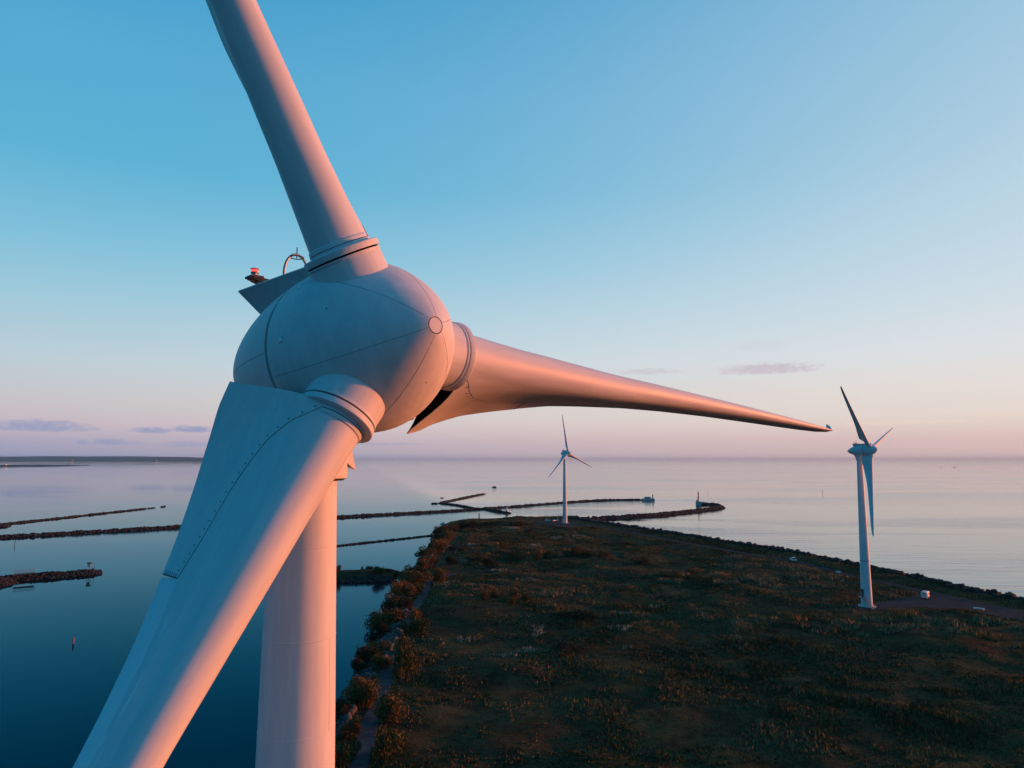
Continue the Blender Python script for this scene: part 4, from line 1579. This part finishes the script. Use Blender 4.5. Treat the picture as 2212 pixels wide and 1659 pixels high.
def loft(sections, mb, mat=0):
    """sections: list of (x, [(y, z), ...]) closed loops"""
    n = len(sections[0][1])
    P = [(x, y, z) for x, lp in sections for y, z in lp]
    F = []
    for j in range(len(sections) - 1):
        for i in range(n):
            k = (i + 1) % n
            F.append((j * n + i, (j + 1) * n + i, (j + 1) * n + k, j * n + k))
    F.append(tuple(range(n)))
    F.append(tuple((len(sections) - 1) * n + i for i in range(n))[::-1])
    mb.add(P, F, mat)


def rrect(w, z0, z1, c):
    y = w / 2
    return [(-y + c, z0), (y - c, z0), (y, z0 + c), (y, z1 - c), (y - c, z1), (-y + c, z1), (-y, z1 - c), (-y, z0 + c)]


def car(label, loc_, rz, paint, wagon=True):
    t = thing("parked_car", label, "car", loc_, rz, "cars on the headland")
    mb = MB()
    secs = [(-2.25, rrect(1.5, .4, .8, .1)), (-2.15, rrect(1.72, .28, .95, .12)), (-1.2, rrect(1.78, .25, .98, .12)), (.9, rrect(1.78, .25, .95, .12)), (1.9, rrect(1.72, .26, .82, .12)), (2.2, rrect(1.5, .32, .66, .1))]
    loft(secs, mb)
    build(mb, "body", paint, t, True, 40)
    mb = MB()
    rear = -2.05 if wagon else -1.7
    loft([(rear, rrect(1.55, .93, 1.0, .03)), (rear + .3, rrect(1.38, .93, 1.42, .12)), (-.8, rrect(1.36, .93, 1.47, .12)), (.1, rrect(1.34, .93, 1.44, .12)), (.95, rrect(1.5, .9, .97, .03))], mb)
    g = build(mb, "window", GLASS, t, True, 40)
    mb = MB()
    loft([(rear + .32, rrect(1.2, 1.42, 1.45, .012)), (-.8, rrect(1.2, 1.47, 1.5, .012)), (.08, rrect(1.18, 1.44, 1.47, .012))], mb)
    build(mb, "roof", paint, t)
    for x in (-1.35, 1.38):
        for y in (-.8, .8):
            wheel(t, x, y)
    for y in (-.6, .6):
        mb = MB()
        mb.box((2.12, y, .66), (.2, .36, .14))
        build(mb, "headlight", PALE, t)
        mb = MB()
        mb.box((-2.2, y, .78), (.1, .26, .2))
        build(mb, "tail_light", RED, t)
    return t


def gpt(u, v):
    x, y = at(u, v, GZ)
    return (x, y, float(ground_z(x, y)) + .08)


rd = np.array(at(1724, 1215, GZ)) - np.array(at(1671, 1206, GZ))
car("white estate car parked on the shore road verge beside the boulders", gpt(1713, 1212), math.radians(86), WHITE)
car("white car at the turning area, left one of the pair by the far turbine", gpt(1185, 1126.5), .25, WHITE)
car("blue car at the turning area, right one of the pair by the far turbine", gpt(1196, 1126.5), .9, BLUEP, False)

# camper van
cv = thing("camper_van", "white camper van with overhanging cab parked at the edge of the lot", "camper van", gpt(2000, 1292.5), math.radians(90 - 43), None, .7)
mb = MB()
loft([(-2.9, rrect(2.1, .55, 2.75, .12)), (-2.8, rrect(2.2, .45, 2.85, .14)), (1.1, rrect(2.2, .45, 2.9, .14))], mb)
build(mb, "body", WHITE, cv, True, 40)
mb = MB()
loft([(1.1, rrect(2.1, 1.85, 2.88, .14)), (2.0, rrect(2.05, 1.95, 2.75, .16)), (2.45, rrect(1.9, 2.1, 2.45, .12))], mb)
build(mb, "overcab", WHITE, cv, True, 40)
mb = MB()
loft([(1.1, rrect(1.95, .4, 1.85, .12)), (1.9, rrect(1.9, .4, 1.8, .14)), (2.45, rrect(1.85, .4, 1.15, .12)), (3.0, rrect(1.75, .4, .95, .12))], mb)
cab = build(mb, "cab", WHITE, cv, True, 40)
mb = MB()
mb.add([(1.97, -.8, 1.76), (1.97, .8, 1.76), (2.5, .84, 1.16), (2.5, -.84, 1.16)], [(0, 1, 2, 3)])
build(mb, "windscreen", GLASS, cab)
for y, nm in ((-1.0, "cab_window"), (1.0, "cab_window")):
    mb = MB()
    mb.box((1.6, y * .97, 1.45), (.7, .06, .5))
    build(mb, nm, GLASS, cab)
for x, y, z, d in ((-2.93, 0, 2.35, (.04, 1.3, .28)), (-1.2, -1.1, 1.9, (.9, .04, .5)), (0.3, -1.1, 1.9, (.6, .04, .5)), (-1.2, 1.1, 1.9, (.9, .04, .5))):
    mb = MB()
    mb.box((x, y, z), d)
    build(mb, "window", GLASS, cv)
mb = MB()
mb.box((-2.93, 0, 1.55), (.03, 1.1, .16))
mb.box((-2.93, .1, 1.3), (.03, .8, .12))
build(mb, "rear_graphic", TEAL, cv)
mb = MB()
mb.box((-2.98, 0, .5), (.2, 2.1, .22))
build(mb, "bumper", GALV, cv)
for y in (-.9, .9):
    mb = MB()
    mb.box((-2.94, y, .95), (.05, .16, .4))
    build(mb, "tail_light", RED, cv)
mb = MB()
mb.box((-1.5, .2, 2.96), (.7, .7, .14))
mb.box((.3, -.2, 2.95), (.5, .5, .12))
build(mb, "roof_hatch", GALV, cv)
mb = MB()
mb.box((-.5, -1.105, 1.15), (3.6, .03, .12))
mb.box((-.5, -1.105, .95), (2.4, .03, .08))
build(mb, "side_stripe", CLOTH_O, cv)
for x in (-1.7, 2.2):
    for y in (-.9, .9):
        wheel(cv, x, y, .36, .24)


# people
def skin_mesh(name, joints, edges, radii, mat, sub=1):
    me = bpy.data.meshes.new(name)
    me.from_pydata(joints, edges, [])
    o = bpy.data.objects.new(name, me)
    COL.objects.link(o)
    o.modifiers.new("skin", 'SKIN')
    lay = me.skin_vertices[0].data if me.skin_vertices else None
    if lay is None:
        import bmesh as bmm
        b = bmm.new()
        b.from_mesh(me)
        b.verts.layers.skin.verify()
        b.to_mesh(me)
        b.free()
        lay = me.skin_vertices[0].data
    for i, r in enumerate(radii):
        lay[i].radius = (r, r)
        lay[i].use_root = i == 0
    o.modifiers.new("sub", 'SUBSURF').levels = sub
    o.modifiers["sub"].render_levels = sub
    dg = bpy.context.evaluated_depsgraph_get()
    m2 = bpy.data.meshes.new_from_object(o.evaluated_get(dg))
    bpy.data.objects.remove(o)
    m2.materials.clear()
    m2.materials.append(mat)
    m2.shade_smooth()
    return m2


def person(label, loc_, rz, top, stride=.15):
    t = thing("person", label, "person", loc_, rz, "people on the headland")
    s = stride
    J = [(0, 0, .98), (0, .01, 1.2), (0, .0, 1.42), (0, .01, 1.52), (0, .03, 1.62), (0, .04, 1.73),
         (.18, 0, 1.42), (.23, .02, 1.14), (.24, .1, .9), (-.18, 0, 1.42), (-.23, -.02, 1.14), (-.24, .06, .9),
         (.1, 0, .92), (.11, s, .5), (.11, s * .6, .09), (.11, s * .6 + .14, .04), (-.1, 0, .92), (-.11, -s * .3, .5), (-.11, -s * 1.4, .1), (-.11, -s * 1.4 + .14, .04)]
    E = [(0, 1), (1, 2), (2, 3), (3, 4), (4, 5), (2, 6), (6, 7), (7, 8), (2, 9), (9, 10), (10, 11), (0, 12), (12, 13), (13, 14), (14, 15), (0, 16), (16, 17), (17, 18), (18, 19)]
    R = [.14, .13, .15, .06, .095, .07, .065, .045, .035, .065, .045, .035, .09, .06, .042, .04, .09, .06, .042, .04]
    put("body", skin_mesh("body", J, E, R, SKIN), t)
    JT = [J[i] for i in (0, 1, 2, 6, 7, 8, 9, 10, 11)]
    put("jacket", skin_mesh("jacket", JT, [(0, 1), (1, 2), (2, 3), (3, 4), (4, 5), (2, 6), (6, 7), (7, 8)], [.17, .16, .175, .085, .065, .05, .085, .065, .05], top), t)
    JL = [J[i] for i in (0, 12, 13, 14, 16, 17, 18)]
    put("trousers", skin_mesh("trousers", JL, [(0, 1), (1, 2), (2, 3), (0, 4), (4, 5), (5, 6)], [.155, .105, .075, .06, .105, .075, .06], CLOTH_B), t)
    mb = MB()
    mb.lathe([(1.63, .105), (1.7, .112), (1.77, .09), (1.81, .03)], 14, 0, M=Matrix.Translation((0, .02, 0)), cap=True)
    build(mb, "hair", HAIR, t, True)


person("person in dark clothes standing beside the base of the right turbine", gpt(1899, 1316.5), 2.6, CLOTH_D, .1)
person("person in dark clothes walking on the shore road left of the white car", gpt(1671, 1206), 1.2, CLOTH_D)
person("person in an orange jacket on the shore road near the far turbine", gpt(1370, 1153.5), 2.0, CLOTH_O)
person("person in dark clothes at the water's edge left of the two parked cars", gpt(1182, 1122.6), .4, CLOTH_D)


# harbour lights and markers
def boxes(name, mats, parent, items):
    mb = MB()
    for it in items:
        mb.box(*it)
    return build(mb, name, mats, parent)


p = at(1509, 1090.5)
lh = thing("lighthouse", "slim lighthouse in black, white and red bands on a white block at the breakwater end", "lighthouse", (p[0], p[1], 0), .1)
mb = MB()
mb.box((0, 0, 1.4), (4.2, 4.2, 3.6))
mb.box((4.4, .6, 1.3), (4.4, 1.4, 2.4))
build(mb, "base", CONC, lh)
mb = MB()
mb.box((-1.2, 0, 3.9), (1.4, 1.6, 1.4))
build(mb, "hut", RED, lh)
mb = MB()
mb.lathe([(3.2, .85), (5.0, .75)], 20, 0)
mb.lathe([(5.0, .75), (6.4, .68)], 20, 1)
mb.lathe([(6.4, .68), (7.2, .64)], 20, 0)
mb.lathe([(7.2, .64), (8.6, .6)], 20, 2)
mb.lathe([(8.6, .6), (9.2, .58)], 20, 0)
mb.lathe([(9.2, .58), (11.2, .54)], 20, 2)
build(mb, "shaft", [WHITE, RED, DARKP], lh, True, 30)
mb = MB()
mb.lathe([(7.0, .7), (7.05, 1.15), (7.2, 1.15), (7.2, .6)], 20)
mb.lathe([(11.2, .9), (11.3, .9), (11.3, .5), (12.2, .5), (12.7, .05)], 20)
build(mb, "lantern", DARKP, lh, True, 30)

p = at(1398, 1081.5)
hl_ = thing("harbour_light", "small yellow topped light with a white hut at the end of the longest breakwater", "harbour light", (p[0], p[1], 0), .05)
boxes("base", CONC, hl_, [((1, 0, 1.0), (13, 5, 2.6))])
boxes("hut", CONC, hl_, [((.5, 0, 3.2), (6, 3, 1.8))])
mb = MB()
mb.lathe([(2.3, 1.0), (5.0, .9)], 16, 0)
mb.lathe([(5.0, 1.1), (5.15, 1.1), (5.15, .7), (6.2, .7), (6.6, .1)], 16, 1)
mb.v = [(x + 6.2, y, z) for x, y, z in mb.v]
build(mb, "light_tower", [WHITE, YELLOW], hl_, True, 30)

p = at(1095, 1109)
sb = thing("beacon", "small white beacon on the tip of the short rock spur", "beacon", (p[0], p[1], 1.6))
mb = MB()
mb.lathe([(0, 1.3), (1.2, 1.1), (1.2, .5), (3.6, .3), (3.9, .02)], 16)
build(mb, "body", WHITE, sb, True, 30)
mb = MB()
mb.tube([(0, 0, 3.7), (0, 0, 6.5)], .09, 6)
build(mb, "mast", STEEL, sb)

p = at(193, 1229, 2.0)
mk = thing("marker_frame", "small white and red marker frame on legs near the tip of the left pier", "marker", (p[0], p[1], 1.9))
mb = MB()
for sx in (-.45, .45):
    for sy in (-.45, .45):
        mb.tube([(sx, sy, -.3), (sx * .8, sy * .8, 2.4)], .07, 6)
build(mb, "leg", GALV, mk)
boxes("board", WHITE, mk, [((0, -.42, 1.45), (1.15, .06, 1.0))])
boxes("red_panel", RED, mk, [((.25, -.47, 1.2), (.45, .05, .5))])
boxes("top_frame", DARKP, mk, [((0, 0, 2.3), (1.3, 1.3, .5))])
p = at(203, 1231, 1.6)
mb = MB()
mb.tube([(p[0], p[1], 1), (p[0], p[1], 4.2)], .05, 6)
tag(build(mb, "post", STEEL), "thin dark post beside the marker frame on the left pier", "post")

# footbridge on the left pier
a_, b_ = np.array(at(30, 1241, 2.4)), np.array(at(76, 1237.5, 2.4))
md, dv = (a_ + b_) / 2, b_ - a_
fb = thing("footbridge", "short footbridge with pale railings at the left edge pier", "footbridge", (md[0], md[1], 2.4), math.atan2(dv[1], dv[0]))
Lb = np.linalg.norm(dv)
boxes("deck", STEEL, fb, [((0, 0, 0), (Lb, 1.6, .4))])
for sy in (-.75, .75):
    mb = MB()
    for k in range(9):
        xx = -Lb / 2 + Lb * k / 8
        mb.tube([(xx, sy, .2), (xx, sy, 1.3)], .035, 5)
    mb.tube([(-Lb / 2, sy, 1.3), (Lb / 2, sy, 1.3)], .04, 5)
    mb.tube([(-Lb / 2, sy, .75), (Lb / 2, sy, .75)], .03, 5)
    build(mb, "railing", GALV, fb)


def spar(u, v, h, r, label, mats, cat="spar buoy", lean=0.0, split=.5):
    p = at(u, v)
    mb = MB()
    M_ = Matrix.Translation((p[0], p[1], 0)) @ Matrix.Rotation(lean, 4, 'Y')
    mb.lathe([(-.6, r), (h * split, r)], 12, 0, M=M_)
    mb.lathe([(h * split, r), (h, r * .85), (h + .02, .01)], 12, 1, M=M_)
    return tag(build(mb, "spar_buoy", mats, None, True, 40), label, cat, "buoys on the water")


spar(158, 1391, 1.5, .17, "red spar buoy upright in the dark calm water at lower left", [RED, RED])
spar(1035, 1119, 3.4, .45, "dark spar buoy between the headland and the rock spur", [DARKP, DARKP])
spar(31, 1180, 3.0, .12, "thin leaning stake in the water below the left breakwater", [DARKP, DARKP], "stake", .12)
spar(1529, 1068, 4.5, .15, "thin dark stake in the sea just right of the lighthouse", [DARKP, DARKP], "stake", .05)
spar(1777, 1068, 5.5, .17, "thin dark stake in the open sea left of the right turbine", [DARKP, DARKP], "stake")
spar(2032, 1010.5, 6, .9, "tiny dark buoy far out near the horizon at right", [DARKP, DARKP])


def boat(label, loc_, rz, L, name="motor_boat", cabin=True):
    t = thing(name, label, "boat", loc_, rz)
    k = L / 6.0
    mb = MB()
    secs = []
    for x, w, z0, z1 in ((-3, 1.9, -.2, .75), (-1, 2.2, -.3, .8), (1, 2.0, -.3, .9), (2.4, 1.0, -.1, 1.05), (3.1, .1, .5, 1.15)):
        secs.append((x * k, [(-w / 2 * k, z1 * k), (-w / 2 * .8 * k, z0 * k), (w / 2 * .8 * k, z0 * k), (w / 2 * k, z1 * k)]))
    loft(secs, mb)
    build(mb, "hull", WHITE, t, True, 40)
    if cabin:
        mb = MB()
        loft([(-1.4 * k, rrect(1.6 * k, .8 * k, 2.0 * k, .15 * k)), (.5 * k, rrect(1.6 * k, .8 * k, 2.05 * k, .15 * k)), (1.3 * k, rrect(1.3 * k, .8 * k, 1.1 * k, .1 * k))], mb)
        cb_ = build(mb, "cabin", WHITE, t, True, 40)
        for sy in (-1, 1):
            mb = MB()
            mb.box((-.4 * k, sy * .81 * k, 1.55 * k), (1.4 * k, .05, .5 * k))
            build(mb, "window", GLASS, cb_)
        mb = MB()
        mb.tube([(-1 * k, 0, 2 * k), (-1 * k, 0, 3 * k)], .05 * k, 5)
        build(mb, "mast", GALV, t)
    return t


pb = at(957, 1132.5)
boat("small white motor boat heading left past the shrubs with a wake behind it", (pb[0], pb[1], 0), PI - .05, 4.0)
pf = at(2063, 1010.5)
boat("tiny boat far out near the horizon at right", (pf[0], pf[1], 0), .3, 12.0, "fishing_boat")


# wake: two low ridges of disturbed water opening behind the boat
def wake_mat():
    m, t, b = new_mat("wake water")
    b.inputs['Base Color'].default_value = (.002, .012, .02, 1)
    b.inputs['IOR'].default_value = 1.333
    b.inputs['Roughness'].default_value = .12
    g = N(t, 'ShaderNodeTexCoord')
    n = N(t, 'ShaderNodeTexNoise')
    n.inputs['Scale'].default_value = .8
    n.inputs['Detail'].default_value = 4
    t.links.new(g.outputs['Object'], n.inputs[0])
    bp = N(t, 'ShaderNodeBump')
    bp.inputs['Strength'].default_value = .5
    bp.inputs['Distance'].default_value = .5
    t.links.new(n.outputs[0], bp.inputs['Height'])
    t.links.new(bp.outputs[0], b.inputs['Normal'])
    return m


WK = wake_mat()
mb = MB()
e0 = np.array(pb) + np.array([2.8, 0])
for e1 in (np.array(at(1230, 1112)), np.array(at(1180, 1123.5))):
    dv = e1 - e0
    L = np.linalg.norm(dv)
    dv = dv / L
    nv = np.array([-dv[1], dv[0]])
    rows = []
    for k in range(41):
        s = L * k / 40
        c = e0 + dv * s + nv * math.sin(s * .35) * .15
        w = .7 + .05 * s
        h = .22 * math.exp(-s / 45) + .015
        for f in np.linspace(-1, 1, 7):
            zz = h * math.cos(f * PI / 2) ** 2 * (1 + .4 * math.sin(s * 1.3)) + .006
            rows.append((c[0] + nv[0] * w * f, c[1] + nv[1] * w * f, zz))
    mb.add(rows, [(j * 7 + i, j * 7 + i + 1, (j + 1) * 7 + i + 1, (j + 1) * 7 + i) for j in range(40) for i in range(6)])
tag(build(mb, "wake", WK, None, True), kind='stuff')

# masts, sign and boards
p = gpt(1204, 1125)
fp = thing("flag_pole", "tall thin pale pole with a white box at its foot beside the far turbine", "pole", p)
mb = MB()
mb.tube([(0, 0, 0), (0, 0, 7.8)], .07, 8, 0, .04)
build(mb, "pole", WHITE, fp)
boxes("box", WHITE, fp, [((.2, 0, .5), (1.0, .8, 1.0))])
p = gpt(1178, 1122.8)
mb = MB()
mb.tube([(p[0], p[1], p[2] - .2), (p[0], p[1], p[2] + 2.6)], .14, 8)
mb.box((p[0], p[1], p[2] + 2.7), (.5, .2, .5))
tag(build(mb, "sign_post", DARKP), "dark post with a square top at the water's edge by the two parked cars", "post")
p = gpt(1811, 1238.5)
mb = MB()
mb.box((p[0], p[1], p[2] + .45), (1.5, .08, .7), 0, -.4)
mb.box((p[0], p[1], p[2] + .1), (.1, .1, .5), 0, -.4)
tag(build(mb, "sign_board", WHITE), "small white board standing at the road verge left of the right turbine", "sign")
a_, b_ = np.array(gpt(2103, 1315.5)), np.array(gpt(2126, 1318.8))
md, dv = (a_ + b_) / 2, b_ - a_
mb = MB()
mb.box((md[0], md[1], md[2] + .25), (float(np.hypot(dv[0], dv[1])), .35, .4), 0, math.atan2(dv[1], dv[0]))
tag(build(mb, "concrete_barrier", WHITE), "long low white barrier lying at the field edge of the parking lot", "barrier")
# fence line of thin posts beside the grass lane
for k in range(5):
    u, v = c2(1155 - 8 * k, 300 + 24 * k)
    q = gpt(u, v)
    mb = MB()
    mb.tube([(q[0], q[1], q[2] - .2), (q[0], q[1], q[2] + 1.3)], .06, 6)
    tag(build(mb, "fence_post", GALV), "thin pale fence post beside the grass lane, %s from the far end" % ORD[k], "fence post", "fence posts beside the grass lane")


# ------------------------------------------------------------------ far shores
def hills(name, path, hfun, depth, mat):
    P = resample(path, 60)
    n = len(P)
    rows = []
    for j in range(9):
        f = j / 8
        q = P + np.array([-.5, 1.0])[None] * depth * f
        z = hfun(np.linspace(0, 1, n), f, q)
        rows.append(np.stack([q[:, 0], q[:, 1], z], 1))
    Vv = np.stack(rows, 1).reshape(-1, 3)
    idx = np.arange(n * 9).reshape(n, 9)
    Ff = np.stack([idx[:-1, :-1], idx[1:, :-1], idx[1:, 1:], idx[:-1, 1:]], -1).reshape(-1, 4)
    me = np_mesh(name, Vv, Ff, mat)
    me.shade_smooth()
    return tag(put(name, me), kind='structure')


FARM = simple("far woods haze blue", (.05, .09, .12, 1), 1.0, spec=.05, noise=.01)  # bluish base colour carries part of the distance haze


def far_h(t, f, q):
    prof_ = np.interp(t, [0, .3, .5, .62, .75, .9, 1], [98, 108, 100, 106, 96, 78, 52])
    rr = math.sin(min(f * 1.15, 1) * PI * .5)
    return np.where(f == 0, -.5, prof_ * rr + (fbm(q[:, 0], q[:, 1], 900, 5) - .5) * 30 * rr)


def head_h(t, f, q):
    prof_ = np.interp(t, [0, .25, .5, .8, 1], [18, 17, 9, 5, .3])
    rr = math.sin(min(f * 1.3, 1) * PI * .5)
    return np.where(f == 0, -.3, prof_ * rr + (fbm(q[:, 0], q[:, 1], 60, 8) - .5) * 4 * rr)


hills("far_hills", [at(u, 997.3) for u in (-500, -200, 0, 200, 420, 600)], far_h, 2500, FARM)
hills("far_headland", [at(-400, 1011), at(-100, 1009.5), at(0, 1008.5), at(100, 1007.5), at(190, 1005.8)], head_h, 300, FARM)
for u, v, s, lb in ((159, 993.7, 6, "orange lamp on the far hill shore, left one"), (340, 993.7, 6, "orange lamp on the far hill shore, right one"), (21, 1003.5, 2.5, "orange lamp on the dark far headland at the left edge")):
    p = at(u, v + 4) if s > 3 else at(u, v + 4.2)
    mb = MB()
    mb.lathe([(-1, .2), (-.6, .8), (0, 1), (.6, .8), (1, .2)], 10, cap=True)
    zz = 26 if s > 3 else 10
    mb.v = [(p[0] + x * s, p[1] - 30 + y * s, zz + z * s * .8) for x, y, z in mb.v]
    tag(build(mb, "far_lamp", WARMLAMP), lb, "lamp", "lamps on the far shore")

# ------------------------------------------------------------------ evening haze
mb = MB()
HB = 26000.0
mb.box((0, 0, 41.0), (2 * HB, 2 * HB, 92.0))
hz = build(mb, "haze", [])
hm = bpy.data.materials.new("haze air")
hm.use_nodes = True
ht = hm.node_tree
ht.nodes.clear()
pv = N(ht, 'ShaderNodeVolumePrincipled')
pv.inputs['Color'].default_value = (.46, .80, 1.0, 1)
pv.inputs['Density'].default_value = 2.8e-5
pv.inputs['Anisotropy'].default_value = .2
ho = N(ht, 'ShaderNodeOutputMaterial')
ht.links.new(pv.outputs[0], ho.inputs['Volume'])
hz.data.materials.append(hm)
tag(hz, kind='stuff')
